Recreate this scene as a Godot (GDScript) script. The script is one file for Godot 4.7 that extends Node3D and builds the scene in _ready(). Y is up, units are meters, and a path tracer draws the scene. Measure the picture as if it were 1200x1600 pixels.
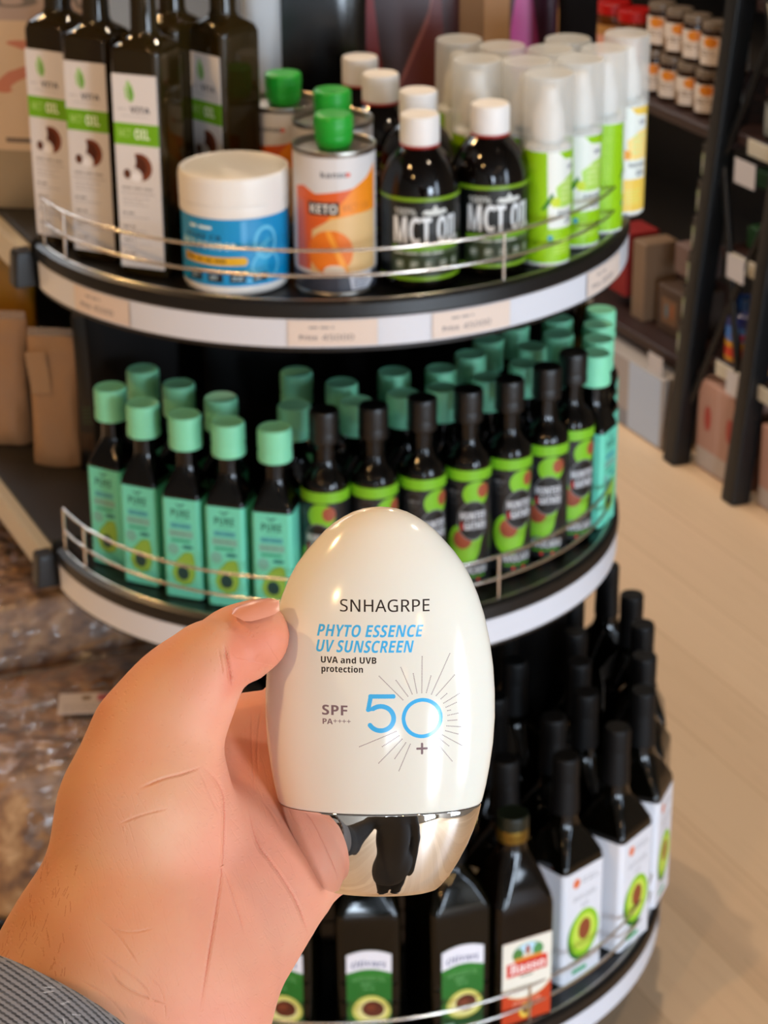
extends Node3D
# A held egg-shaped sunscreen bottle in front of a half-round shop shelf of oil bottles. y up, metres, floor at y = 0.

const FOC := 3600.0                       # focal length in pixels of a 1200 x 1600 frame
const YAW := 0.4241                       # the shelving runs 24.3 degrees off the room's z axis
const SHELF := [0.145, 0.672, 1.0415]     # heights of the three decks
var cam_at: Transform3D
var gond: Transform3D
var fonts := {}
var mats := {}
var rng := RandomNumberGenerator.new()
var names := {}

# ------------------------------------------------------------------ mesh builder
class Mb:
	var v := PackedVector3Array()
	var n := PackedVector3Array()
	var t := PackedVector2Array()
	var c := PackedColorArray()
	var ix := PackedInt32Array()
	var xf := Transform3D()
	# a grid of rings; rings go "up", columns go to the right as seen from outside
	func grid(rings: Array, us: PackedFloat32Array, vs: PackedFloat32Array, wrap := true) -> void:
		var rows := rings.size()
		var cols: int = rings[0].size()
		var nn := PackedVector3Array()
		nn.resize(rows * cols)
		for i in rows - 1:
			var r0: PackedVector3Array = rings[i]
			var r1: PackedVector3Array = rings[i + 1]
			for j in cols - 1:
				var a := (r0[j + 1] - r0[j]).cross(r1[j] - r0[j]) + (r1[j + 1] - r1[j]).cross(r1[j + 1] - r0[j + 1])
				nn[i * cols + j] += a
				nn[i * cols + j + 1] += a
				nn[(i + 1) * cols + j] += a
				nn[(i + 1) * cols + j + 1] += a
		var base := v.size()
		for i in rows:
			if wrap:
				var s := nn[i * cols] + nn[i * cols + cols - 1]
				nn[i * cols] = s
				nn[i * cols + cols - 1] = s
			for j in cols:
				v.append(xf * (rings[i][j] as Vector3))
				n.append((xf.basis * nn[i * cols + j]).normalized())
				t.append(Vector2(us[j], vs[i]))
		for i in rows - 1:
			for j in cols - 1:
				var p := base + i * cols + j
				ix.append_array(PackedInt32Array([p, p + cols, p + cols + 1, p, p + cols + 1, p + 1]))
	# stacked sections [y, half width, half depth, corner radius, sharp]; closed ends when the first or last is tiny
	func loft(secs: Array, m := 4, u0 := 0.0, u1 := 1.0) -> void:
		var ring_list := []
		for s in secs:
			ring_list.append(Mb.ring(s[0], s[1], s[2], s[3], m))
		var widest := 0
		for i in secs.size():
			if secs[i][1] > secs[widest][1]:
				widest = i
		var us := PackedFloat32Array([0.0])
		var w: PackedVector3Array = ring_list[widest]
		for j in w.size() - 1:
			us.append(us[j] + w[j].distance_to(w[j + 1]))
		var total := us[us.size() - 1]
		for j in us.size():
			us[j] = lerpf(u0, u1, us[j] / total)
		var y0: float = secs[0][0]
		var y1: float = secs[secs.size() - 1][0]
		var from := 0
		for i in range(1, secs.size()):
			if i == secs.size() - 1 or (secs[i].size() > 4 and secs[i][4]):
				var vs := PackedFloat32Array()
				for k in range(from, i + 1):
					vs.append(1.0 - (secs[k][0] - y0) / maxf(y1 - y0, 1e-6))
				grid(ring_list.slice(from, i + 1), us, vs)
				from = i
	static func ring(y: float, a: float, b: float, rc: float, m: int) -> PackedVector3Array:
		rc = minf(rc, minf(a, b))
		var out := PackedVector3Array([Vector3(0, y, -b)])
		for q in 4:
			var cx := (a - rc) * (-1.0 if q < 2 else 1.0)
			var cz := (b - rc) * (-1.0 if q == 0 or q == 3 else 1.0)
			for k in m + 1:
				var f := -PI + q * PI / 2 + k * PI / 2 / m
				out.append(Vector3(cx + rc * sin(f), y, cz + rc * cos(f)))
		out.append(Vector3(0, y, -b))
		return out
	# round stack: [radius, y, sharp]
	func lathe(prof: Array, m := 6) -> void:
		var s := []
		for p in prof:
			s.append([p[1], p[0], p[0], p[0], p.size() > 2 and p[2]])
		loft(s, m)
	func box(w: float, h: float, d: float, bev := 0.001, rc := -1.0, m := 1, at := Vector3.ZERO) -> void:   # base centre at "at"
		var keep := xf
		xf = xf * Transform3D(Basis(), at)
		var a := w / 2
		var b := d / 2
		var r := bev if rc < 0.0 else rc
		loft([[0.0, 1e-4, 1e-4, 1e-4], [0.0, a - bev, b - bev, r, true], [bev, a, b, r], [bev, a, b, r, true], [h - bev, a, b, r, true], [h, a - bev, b - bev, r, true], [h, 1e-4, 1e-4, 1e-4]], m)
		xf = keep
	func tube(path: PackedVector3Array, r: float, seg := 6, closed_ends := true) -> void:
		var rings := []
		var nrm := Vector3.ZERO
		for i in path.size():
			var tg := (path[mini(i + 1, path.size() - 1)] - path[maxi(i - 1, 0)]).normalized()
			if i == 0:
				nrm = tg.cross(Vector3.UP if absf(tg.y) < 0.9 else Vector3.RIGHT).normalized()
			nrm = (nrm - tg * nrm.dot(tg)).normalized()
			var bi := tg.cross(nrm)
			if closed_ends and i == 0:
				rings.append(Mb.circ(path[i], nrm, bi, r * 0.05, seg))
			rings.append(Mb.circ(path[i], nrm, bi, r, seg))
			if closed_ends and i == path.size() - 1:
				rings.append(Mb.circ(path[i], nrm, bi, r * 0.05, seg))
		var us := PackedFloat32Array()
		for j in seg + 1:
			us.append(float(j) / seg)
		var vs := PackedFloat32Array()
		for i in rings.size():
			vs.append(float(i) / rings.size())
		grid(rings, us, vs)
	static func circ(p: Vector3, a: Vector3, b: Vector3, r: float, seg: int) -> PackedVector3Array:
		var o := PackedVector3Array()
		for j in seg + 1:
			var f := TAU * j / seg
			o.append(p + (a * cos(f) + b * sin(f)) * r)
		return o
	# a closed profile of (radius, y) swept round the y axis from angle a0 to a1 (0 is +z, positive to +x)
	func sweep(prof: Array, a0: float, a1: float, seg: int) -> void:
		var us := PackedFloat32Array()
		for j in seg + 1:
			us.append(float(j) / seg)
		for i in prof.size():
			var p: Vector2 = prof[i]
			var q: Vector2 = prof[(i + 1) % prof.size()]
			var ra := PackedVector3Array()
			var rb := PackedVector3Array()
			for j in seg + 1:
				var f := lerpf(a0, a1, float(j) / seg)
				ra.append(Vector3(p.x * sin(f), p.y, p.x * cos(f)))
				rb.append(Vector3(q.x * sin(f), q.y, q.x * cos(f)))
			grid([ra, rb], us, PackedFloat32Array([1, 0]), false)
		for e in [0, 1]:
			var f: float = [a0, a1][e]
			var base := v.size()
			var nor := Vector3(cos(f), 0, -sin(f)) * (-1.0 if e == 0 else 1.0)
			for p in prof:
				v.append(xf * Vector3(p.x * sin(f), p.y, p.x * cos(f)))
				n.append(xf.basis * nor)
				t.append(Vector2(0, 0))
			for k in range(1, prof.size() - 1):
				if e == 0:
					ix.append_array(PackedInt32Array([base, base + k, base + k + 1]))
				else:
					ix.append_array(PackedInt32Array([base, base + k + 1, base + k]))
	func mesh() -> ArrayMesh:
		var a := []
		a.resize(Mesh.ARRAY_MAX)
		a[Mesh.ARRAY_VERTEX] = v
		a[Mesh.ARRAY_NORMAL] = n
		if t.size() == v.size():
			a[Mesh.ARRAY_TEX_UV] = t
		a[Mesh.ARRAY_INDEX] = ix
		if c.size() == v.size():
			a[Mesh.ARRAY_COLOR] = c
		var m := ArrayMesh.new()
		m.add_surface_from_arrays(Mesh.PRIMITIVE_TRIANGLES, a)
		return m

# ------------------------------------------------------------------ naming
func part(called: String, m: Mb, mat: Material, parent: Node = self) -> MeshInstance3D:
	return inst(called, m.mesh(), mat, parent)

func inst(called: String, me: Mesh, mat: Material, parent: Node = self) -> MeshInstance3D:
	var o := MeshInstance3D.new()
	o.name = numbered(called) if parent == self else called
	o.mesh = me
	o.material_override = mat
	parent.add_child(o, true)
	return o

func numbered(called: String) -> String:
	var k: int = names.get(called, 0)
	names[called] = k + 1
	return called if k == 0 else "%s_%03d" % [called, k]

func thing(called: String, label: String, category: String, at := Vector3.ZERO, turn := 0.0, group := "") -> Node3D:
	var o := Node3D.new()
	o.name = numbered(called)
	add_child(o)
	o.position = at
	o.rotation.y = turn
	o.set_meta("kind_name", called)
	tag(o, label, category, group)
	return o

func tag(o: Node, label: String, category: String, group := "") -> void:
	o.set_meta("label", label)
	o.set_meta("category", category)
	if group:
		o.set_meta("group", group)

func dup(src: Node3D, at: Vector3, turn: float, label: String, group := "") -> Node3D:
	var base: String = src.get_meta("kind_name")
	var o: Node3D = src.duplicate()
	o.name = numbered(base)
	add_child(o)
	o.position = at
	o.rotation.y = turn
	o.set_meta("label", label)
	if group:
		o.set_meta("group", group)
	return o

func structure(called: String, m: Mb, mat: Material) -> MeshInstance3D:
	var o := part(called, m, mat)
	o.set_meta("kind", "structure")
	return o

func px(x: float, y: float, d: float) -> Vector3:      # a point of the photograph at camera depth d, in the camera's own axes
	return Vector3((x - 600.0) / FOC * d, -(y - 800.0) / FOC * d, -d)

# ------------------------------------------------------------------ materials
func mat(called: String, col: Color, rough := 0.5, metal := 0.0, spec := 0.5) -> StandardMaterial3D:
	if mats.has(called):
		return mats[called]
	var m := StandardMaterial3D.new()
	m.resource_name = called
	m.albedo_color = col
	m.roughness = rough
	m.metallic = metal
	m.metallic_specular = spec
	mats[called] = m
	return m

func tex_mat(called: String, im: Image, rough := 0.5, spec := 0.5) -> StandardMaterial3D:
	if mats.has(called):
		return mats[called]
	var m := mat(called, Color.WHITE, rough, 0.0, spec)
	m.albedo_texture = ImageTexture.create_from_image(im)
	return m

func noise_tex(sd: int, freq: float, size := 512, octaves := 4, normal := false, strength := 4.0, ramp: Gradient = null) -> NoiseTexture2D:
	var nz := FastNoiseLite.new()
	nz.seed = sd
	nz.frequency = freq
	nz.fractal_octaves = octaves
	var tx := NoiseTexture2D.new()
	tx.width = size
	tx.height = size
	tx.seamless = true
	tx.noise = nz
	tx.as_normal_map = normal
	tx.bump_strength = strength
	if ramp:
		tx.color_ramp = ramp
	return tx

func ramp2(a: Color, b: Color, c := Color(0, 0, 0, 0)) -> Gradient:
	var g := Gradient.new()
	g.set_color(0, a)
	g.set_color(1, b)
	if c.a > 0.0:
		g.add_point(0.5, c)
	return g

# ------------------------------------------------------------------ painting of printed labels
func canvas(w: int, h: int, col: Color) -> Image:
	var im := Image.create(w, h, false, Image.FORMAT_RGBA8)
	im.fill(col)
	return im

func rect(im: Image, x: float, y: float, w: float, h: float, col: Color) -> void:
	im.fill_rect(Rect2i(roundi(x), roundi(y), roundi(w), maxi(1, roundi(h))), col)

func oval(im: Image, cx: float, cy: float, rx: float, ry: float, col: Color, hole := 0.0) -> void:
	for y in range(floori(cy - ry), ceili(cy + ry) + 1):
		var k := 1.0 - pow((y - cy) / ry, 2)
		if k <= 0.0:
			continue
		var w := rx * sqrt(k)
		var k2 := 1.0 - pow((y - cy) / maxf(ry * hole, 1e-3), 2)
		if hole > 0.0 and k2 > 0.0:
			var w2 := rx * hole * sqrt(k2)
			rect(im, cx - w, y, w - w2, 1, col)
			rect(im, cx + w2, y, w - w2, 1, col)
		else:
			rect(im, cx - w, y, 2 * w, 1, col)

func poly(im: Image, pts: Array, col: Color) -> void:
	var lo := 1e9
	var hi := -1e9
	for p in pts:
		lo = minf(lo, p[1])
		hi = maxf(hi, p[1])
	for y in range(floori(lo), ceili(hi) + 1):
		var xs := []
		for i in pts.size():
			var a = pts[i]
			var b = pts[(i + 1) % pts.size()]
			if (a[1] <= y) != (b[1] <= y):
				xs.append(lerpf(a[0], b[0], (y - a[1]) / float(b[1] - a[1])))
		xs.sort()
		for i in range(0, xs.size() - 1, 2):
			rect(im, xs[i], y, xs[i + 1] - xs[i], 1, col)

func stroke(im: Image, x0: float, y0: float, x1: float, y1: float, w: float, col: Color) -> void:
	var steps := maxi(1, int(Vector2(x1 - x0, y1 - y0).length() / maxf(w * 0.4, 0.7)))
	for i in steps + 1:
		var f := float(i) / steps
		oval(im, lerpf(x0, x1, f), lerpf(y0, y1, f), w / 2, w / 2, col)

func font(family: String, weight: int) -> SystemFont:
	var k := "%s%d" % [family, weight]
	if not fonts.has(k):
		var f := SystemFont.new()
		f.font_names = PackedStringArray([family])
		f.font_weight = weight
		fonts[k] = f
	return fonts[k]

# text whose capitals fill the box x..x+w, y..y+h (h is the capital height, w 0 keeps the font's width), skew leans it
func text(im: Image, s: String, x: float, y: float, w: float, h: float, col: Color, bold := false, skew := 0.0, family := "Droid Sans", fat := 0) -> void:
	var size := clampi(int(h * 2.0), 16, 160)
	var ts := TextServerManager.get_primary_interface()
	var line := TextLine.new()
	line.add_string(s, font(family, 700 if bold else 400), size)
	var gl: Array = ts.shaped_text_get_glyphs(line.get_rid())
	var mask := Image.create(int(line.get_size().x) + 8, size * 2, false, Image.FORMAT_LA8)
	var cur := 2.0
	var asc := int(size * 1.2)
	for g in gl:
		var sz := Vector2i(g.font_size, 0)
		ts.font_render_glyph(g.font_rid, sz, g.index)
		var ti: int = ts.font_get_glyph_texture_idx(g.font_rid, sz, g.index)
		if ti >= 0:
			var uv: Rect2 = ts.font_get_glyph_uv_rect(g.font_rid, sz, g.index)
			var off: Vector2 = ts.font_get_glyph_offset(g.font_rid, sz, g.index)
			var page: Image = ts.font_get_texture_image(g.font_rid, sz, ti)
			if page and uv.size.x > 0:
				page.convert(Image.FORMAT_LA8)
				mask.blend_rect(page, Rect2i(uv), Vector2i(int(cur + off.x), asc + int(off.y)))
		cur += g.advance
	var cap := int(size * 0.73)
	var used := mask.get_used_rect()
	if used.size.x < 1:
		return
	var top := asc - cap
	var bottom := mini(asc + int(size * 0.28), mask.get_height())
	var cut := mask.get_region(Rect2i(used.position.x, top, used.size.x, bottom - top))
	var k := h / cap
	var ow := maxi(2, roundi(w if w > 0.0 else used.size.x * k))
	var oh := maxi(2, roundi((bottom - top) * k))
	cut.resize(ow, oh, Image.INTERPOLATE_BILINEAR if k > 0.5 else Image.INTERPOLATE_LANCZOS)
	for yy in oh:
		var sh := skew * (h - yy)
		for xx in ow:
			var a := cut.get_pixel(xx, yy).a
			if a > 0.02:
				for e in fat + 1:
					var tx := roundi(x + xx + sh) + e
					var ty := roundi(y + yy)
					if tx >= 0 and ty >= 0 and tx < im.get_width() and ty < im.get_height():
						im.set_pixel(tx, ty, im.get_pixel(tx, ty).lerp(col, a * col.a))

func small_print(im: Image, x: float, y: float, w: float, rows: int, gap: float, h: float, col: Color, sd := 1) -> void:   # lines too small to read
	var r := RandomNumberGenerator.new()
	r.seed = sd
	for i in rows:
		var at := x
		var stop := x + w * r.randf_range(0.6, 1.0)
		while at < stop:
			var l := r.randf_range(2.0, 6.0) * h
			rect(im, at, y + i * gap, minf(l, stop - at), h, col)
			at += l + h

func avocado(im: Image, cx: float, cy: float, r: float, lean: float, skin: Color, flesh: Color, core: Color, pit: Color, pr := 0.4, drop := 0.25) -> void:
	for k in [[1.0, skin], [0.86, flesh], [0.7, core]]:
		for i in 24:
			var f := i / 23.0
			var rr = lerpf(r, r * 0.58, f) * k[0]
			oval(im, cx + lean * f * r, cy - f * r * 0.75 , rr, rr, k[1])
	oval(im, cx - lean * 0.1 * r, cy + drop * r * 0.3, r * pr, r * pr * 1.1, pit)

# ------------------------------------------------------------------ scene
func _ready() -> void:
	rng.seed = 7
	gond = Transform3D(Basis(Vector3.UP, YAW), Vector3.ZERO)
	# camera
	cam_at = Transform3D(Basis(Vector3.RIGHT, -0.41956) * Basis(Vector3(0, 0, 1), -0.00642), Vector3(0.06375, 1.80565, 2.5775))
	var cam := Camera3D.new()
	cam.name = "camera"
	var lens := CameraAttributesPhysical.new()
	lens.frustum_focal_length = 50.0
	lens.frustum_focus_distance = 0.603
	lens.exposure_aperture = 27.0
	cam.attributes = lens
	cam.transform = cam_at
	cam.near = 0.05
	cam.far = 60.0
	add_child(cam)
	cam.fov = rad_to_deg(2.0 * atan(800.0 / FOC))
	# sky seen through the shop window
	var env := Environment.new()
	env.background_mode = Environment.BG_SKY
	var sky := Sky.new()
	var sm := ProceduralSkyMaterial.new()
	sm.sky_top_color = Color(0.42, 0.6, 0.85)
	sm.sky_horizon_color = Color(0.85, 0.9, 0.95)
	sm.ground_horizon_color = Color(0.7, 0.7, 0.68)
	sm.ground_bottom_color = Color(0.4, 0.39, 0.37)
	sm.sky_energy_multiplier = 2.2
	sm.ground_energy_multiplier = 1.2
	sky.sky_material = sm
	env.sky = sky
	env.tonemap_mode = Environment.TONE_MAPPER_LINEAR
	env.tonemap_exposure = 0.88
	env.sdfgi_enabled = true
	env.ssao_enabled = true
	env.ssil_enabled = true
	var we := WorldEnvironment.new()
	we.name = "world"
	we.environment = env
	add_child(we)
	# daylight entering by the shop window, in front of its glass, inside the room
	window_light(Vector3(2.14, 1.4, 4.9), -PI / 2, 1.4, 2.3, 14.0)
	window_light(Vector3(1.1, 1.4, 8.88), 0.0, 1.2, 2.3, 37.0)
	window_light(Vector3(-2.8, 1.4, 8.88), 0.0, 1.2, 2.3, 40.0)
	# warm ceiling lamps
	for p in LAMPS:
		ceiling_lamp(gond * Vector3(p[0], 2.99, p[1]), p[2], p[3])
	for p in [[-0.9, -4.2], [-0.9, -2.6], [0.9, -4.6]]:
		ceiling_panel(p[0], p[1], 3.2)
	room()
	end_display()
	gondola_run()
	side_rack()
	hand_and_sleeve()
	sunscreen()
	top_shelf()
	middle_shelf()
	bottom_shelf()
	run_goods()
	rack_goods()

const LAMPS := [[-1.7, 0.9, 2.6, 0], [0.5, 1.5, 1.2, 1], [-2.4, 2.4, 2.4, 0], [0.75, -0.4, 2.0, 1], [0.1, -1.7, 3.0, 1], [0.5, -3.4, 2.6, 1], [-0.3, 4.2, 0.9, 0], [-1.3, -1.2, 2.6, 0], [-1.2, 5.8, 0.9, 0]]

func window_light(at: Vector3, turn: float, wide: float, high: float, energy: float) -> void:
	var l := AreaLight3D.new()
	l.name = "daylight"
	l.area_size = Vector2(wide, high)
	l.light_color = Color(0.86, 0.93, 1.0)
	l.light_energy = energy
	l.area_normalize_energy = true
	l.shadow_enabled = true
	l.transform = gond * Transform3D(Basis(Vector3.UP, -turn), at)
	add_child(l, true)

func ceiling_lamp(at: Vector3, energy: float, kind: int) -> void:
	var o := thing("ceiling_lamp", "small round warm lamp on the shop ceiling", "lamp", at, 0.0, "ceiling lamps")
	var m := Mb.new()
	m.lathe([[1e-4, -0.05], [0.06, -0.05, true], [0.065, -0.045], [0.065, 0.0, true], [1e-4, 0.0]])
	part("housing", m, mat("lamp_housing", Color(0.2, 0.2, 0.2), 0.5), o)
	var g := Mb.new()
	g.lathe([[1e-4, -0.062], [0.03, -0.06], [0.045, -0.052], [0.048, -0.0505, true], [1e-4, -0.0503]])
	var gm := mat("lamp_glow", Color(1, 0.85, 0.6), 0.5)
	gm.emission_enabled = true
	gm.emission = Color(1.0, 0.78, 0.48)
	gm.emission_energy_multiplier = 12.0
	part("diffuser", g, gm, o)
	var l := SpotLight3D.new()
	l.name = "lamp_light"
	l.light_color = Color(1.0, 0.8, 0.55) if kind == 0 else Color(1.0, 0.91, 0.8)
	l.light_energy = energy
	l.light_size = 0.045
	l.spot_angle = 80.0
	l.spot_range = 12.0
	l.spot_attenuation = 2.0
	l.spot_angle_attenuation = 0.6
	l.shadow_enabled = true
	l.position = at + Vector3(0, -0.07, 0)
	l.rotation = Vector3(-PI / 2, 0, 0)
	add_child(l, true)

func ceiling_panel(u: float, w: float, energy: float) -> void:
	var o := thing("ceiling_panel", "flat white light panel on the shop ceiling behind the shelves", "lamp", gond * Vector3(u, 2.999, w), YAW, "ceiling panels")
	var f := Mb.new()
	f.box(1.24, 0.03, 0.34, 0.003, -1, 1, Vector3(0, -0.03, 0))
	part("panel_frame", f, mat("panel_frame", Color(0.7, 0.7, 0.7), 0.5), o)
	var g := Mb.new()
	g.box(1.18, 0.004, 0.28, 0.001, -1, 1, Vector3(0, -0.034, 0))
	var gm := mat("panel_glow", Color(0.9, 0.9, 0.9), 0.5)
	gm.emission_enabled = true
	gm.emission = Color(0.92, 0.96, 1.0)
	gm.emission_energy_multiplier = 4.0
	part("diffuser", g, gm, o)
	var l := AreaLight3D.new()
	l.name = "panel_light"
	l.area_size = Vector2(1.18, 0.28)
	l.area_normalize_energy = true
	l.light_color = Color(0.92, 0.96, 1.0)
	l.light_energy = energy
	l.shadow_enabled = true
	l.transform = Transform3D(Basis(Vector3.UP, YAW) * Basis(Vector3.RIGHT, -PI / 2), gond * Vector3(u, 2.955, w))
	add_child(l, true)

func room() -> void:
	var fl := canvas(1024, 1024, Color(0.77, 0.62, 0.47))
	var r := RandomNumberGenerator.new()
	r.seed = 3
	for k in 8:                                            # grain of the boards
		var tone := r.randf_range(-0.03, 0.03)
		rect(fl, k * 128, 0, 128, 1024, Color(0.84 + tone, 0.72 + tone, 0.59 + tone))
		for i in 60:
			var d := r.randf_range(-0.035, 0.02)
			var xx := k * 128 + r.randf_range(0, 126)
			rect(fl, xx, r.randf_range(-300, 1000), r.randf_range(1, 3), r.randf_range(100, 600), Color(0.84 + tone + d, 0.72 + tone + d, 0.59 + tone + d))
		rect(fl, k * 128, 0, 2, 1024, Color(0.75, 0.62, 0.49))
	var fm := tex_mat("floor_wood", fl, 0.45, 0.4)
	fm.uv1_triplanar = true
	fm.uv1_scale = Vector3(0.9, 0.9, 0.9)
	var wall_m := mat("wall_paint", Color(0.5, 0.47, 0.43), 0.9)
	var slabs := [["floor", Vector3(-1.2, -0.1, 0.85), Vector3(7.0, 0.1, 16.5), fm], ["ceiling", Vector3(-1.2, 3.0, 0.85), Vector3(7.0, 0.1, 16.5), mat("ceiling_paint", Color(0.4, 0.38, 0.36), 0.9)],
		["wall_back", Vector3(-1.2, 0.0, -7.35), Vector3(7.0, 3.0, 0.1), wall_m], ["wall_left", Vector3(-4.65, 0.0, 0.85), Vector3(0.1, 3.0, 16.3), wall_m]]
	for s in slabs:
		var m := Mb.new()
		m.box(s[2].x, s[2].y, s[2].z, 0.002)
		structure(s[0], m, s[3]).transform = gond * Transform3D(Basis(), s[1])
	# front wall and right wall with tall window openings
	glazed_wall("wall_front", Vector3(-1.2, 0, 9.0), 0.0, 6.8, [[-2.3, -0.9], [1.6, 3.0]], wall_m)
	glazed_wall("wall_right", Vector3(2.25, 0, 0.85), PI / 2, 16.3, [[-4.85, -3.25]], wall_m)

var windows := 0

func glazed_wall(called: String, at: Vector3, turn: float, wide: float, holes: Array, wall_m: Material) -> void:
	var xf := gond * Transform3D(Basis(Vector3.UP, turn), at)
	var f := Mb.new()
	var x := -wide / 2
	for h in holes:
		f.box(h[0] - x, 3.0, 0.1, 0.001, -1, 1, Vector3((x + h[0]) / 2, 0, 0))
		f.box(h[1] - h[0], 0.15, 0.1, 0.001, -1, 1, Vector3((h[0] + h[1]) / 2, 0, 0))
		f.box(h[1] - h[0], 0.4, 0.1, 0.001, -1, 1, Vector3((h[0] + h[1]) / 2, 2.6, 0))
		x = h[1]
	f.box(wide / 2 - x, 3.0, 0.1, 0.001, -1, 1, Vector3((wide / 2 + x) / 2, 0, 0))
	structure(called, f, wall_m).transform = xf
	for b in holes:
		windows += 1
		var wn := Node3D.new()
		wn.name = "window_%d" % windows
		wn.set_meta("kind", "structure")
		add_child(wn)
		wn.transform = xf
		var fr := Mb.new()
		for e in [[b[0], b[0] + 0.05, 0.15, 2.6], [b[1] - 0.05, b[1], 0.15, 2.6], [b[0] + 0.05, b[1] - 0.05, 0.15, 0.2], [b[0] + 0.05, b[1] - 0.05, 2.55, 2.6]]:
			fr.box(e[1] - e[0], e[3] - e[2], 0.06, 0.002, -1, 1, Vector3((e[0] + e[1]) / 2, e[2], 0))
		part("window_frame", fr, mat("frame_black", Color(0.05, 0.05, 0.055), 0.4), wn)
		var gl := Mb.new()
		gl.box(b[1] - b[0] - 0.1, 2.35, 0.006, 0.001, -1, 1, Vector3((b[0] + b[1]) / 2, 0.2, 0))
		var gm := mat("pane_glass", Color(1, 1, 1, 0.06), 0.02)
		gm.transparency = BaseMaterial3D.TRANSPARENCY_ALPHA
		part("pane", gl, gm, wn)

# ------------------------------------------------------------------ shelving
func arc_path(r: float, y: float, a0: float, a1: float, seg: int) -> PackedVector3Array:
	var o := PackedVector3Array()
	for i in seg + 1:
		var f := lerpf(a0, a1, float(i) / seg)
		o.append(Vector3(r * sin(f), y, r * cos(f)))
	return o

func tag_image(sd: int, price: String) -> StandardMaterial3D:
	var im := canvas(256, 96, Color(0.87, 0.8, 0.75))
	small_print(im, 60, 22, 110, 1, 9, 7, Color(0.55, 0.51, 0.51), sd)
	text(im, "Price", 32, 54, 52, 18, Color(0.42, 0.38, 0.4), true)
	text(im, price, 96, 52, 92, 22, Color(0.42, 0.38, 0.4), false)
	return tex_mat("tag_%d" % sd, im, 0.5)

func end_display() -> void:
	var o := thing("end_display", "half-round black shelf unit with white edge strips and chrome guard rails", "shelf unit")
	o.transform = gond
	var black := mat("shelf_black", Color(0.035, 0.034, 0.034), 0.38)
	var white := mat("strip_white", Color(0.84, 0.85, 0.88), 0.28)
	var chrome := mat("chrome_wire", Color(0.9, 0.88, 0.85), 0.24, 1.0)
	for k in 3:
		var y: float = SHELF[k]
		var r: float = 0.422 if k == 0 else 0.3486
		var sl := y - 0.045                                 # bottom edge of the price strip
		var m := Mb.new()
		m.sweep([Vector2(0.002, y - 0.004), Vector2(r - 0.016, y - 0.004), Vector2(r - 0.016, y), Vector2(0.002, y)], -PI / 2, PI / 2, 64)
		m.sweep([Vector2(r - 0.017, sl + 0.03), Vector2(r - 0.001, sl + 0.03), Vector2(r + 0.001, sl + 0.033), Vector2(r, sl + 0.046), Vector2(r - 0.005, sl + 0.049), Vector2(r - 0.017, sl + 0.047)], -PI / 2, PI / 2, 64)
		m.sweep([Vector2(r - 0.022, sl - 0.006), Vector2(r - 0.004, sl - 0.006), Vector2(r - 0.003, sl + 0.03), Vector2(r - 0.022, sl + 0.03)], -PI / 2, PI / 2, 64)
		part("shelf", m, black, o)
		var s := Mb.new()
		s.sweep([Vector2(r - 0.003, sl), Vector2(r - 0.0005, sl), Vector2(r, sl + 0.0305), Vector2(r - 0.003, sl + 0.0305)], -PI / 2 + 0.02, PI / 2 - 0.02, 64)
		var strip := part("price_strip", s, white, o)
		var tags := []
		if k == 2:
			tags = [[-1.29, -1.04, "45000"], [-0.52, -0.256, "45000"], [-0.09, 0.175, "45000"], [0.53, 0.79, "38000"]]
		elif k == 0:
			tags = [[0.95, 1.2, "52000"]]
		for g in tags:
			var q := Mb.new()
			q.sweep([Vector2(r, sl + 0.002), Vector2(r + 0.0012, sl + 0.002), Vector2(r + 0.0012, sl + 0.0295), Vector2(r, sl + 0.0295)], g[0], g[1], 12)
			part("price_tag", q, tag_image(int(g[2].to_int() / 1000), g[2]), strip)
		# guard rail: three wires and uprights
		var rr := r - 0.009
		var rail := Node3D.new()
		rail.name = "guard_rail"
		o.add_child(rail, true)
		var a0 := -1.55
		var a1 := 1.56
		for h in [0.0025, 0.029, 0.056]:
			var w := Mb.new()
			w.tube(arc_path(rr, y + h, a0, a1, 72), 0.0019, 8)
			part("wire", w, chrome, rail)
		for f in [-1.55, -1.38, 0.17, 1.56]:
			var u := Mb.new()
			u.tube(PackedVector3Array([Vector3(rr * sin(f), y + 0.001, rr * cos(f)), Vector3(rr * sin(f), y + 0.056, rr * cos(f))]), 0.0017, 8)
			part("upright", u, chrome, rail)
	# the foot under the bottom deck and the panel at the back
	var ft := Mb.new()
	ft.sweep([Vector2(0.002, 0.0), Vector2(0.36, 0.0), Vector2(0.36, 0.1), Vector2(0.002, 0.1)], -PI / 2, PI / 2, 48)
	part("plinth", ft, black, o)
	var bk := Mb.new()
	bk.box(0.36, 1.02, 0.02, 0.002, -1, 1, Vector3(0.155, 0.02, -0.012))
	part("back_panel", bk, mat("panel_dark", Color(0.03, 0.025, 0.022), 0.85, 0.0, 0.2), o)

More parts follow.
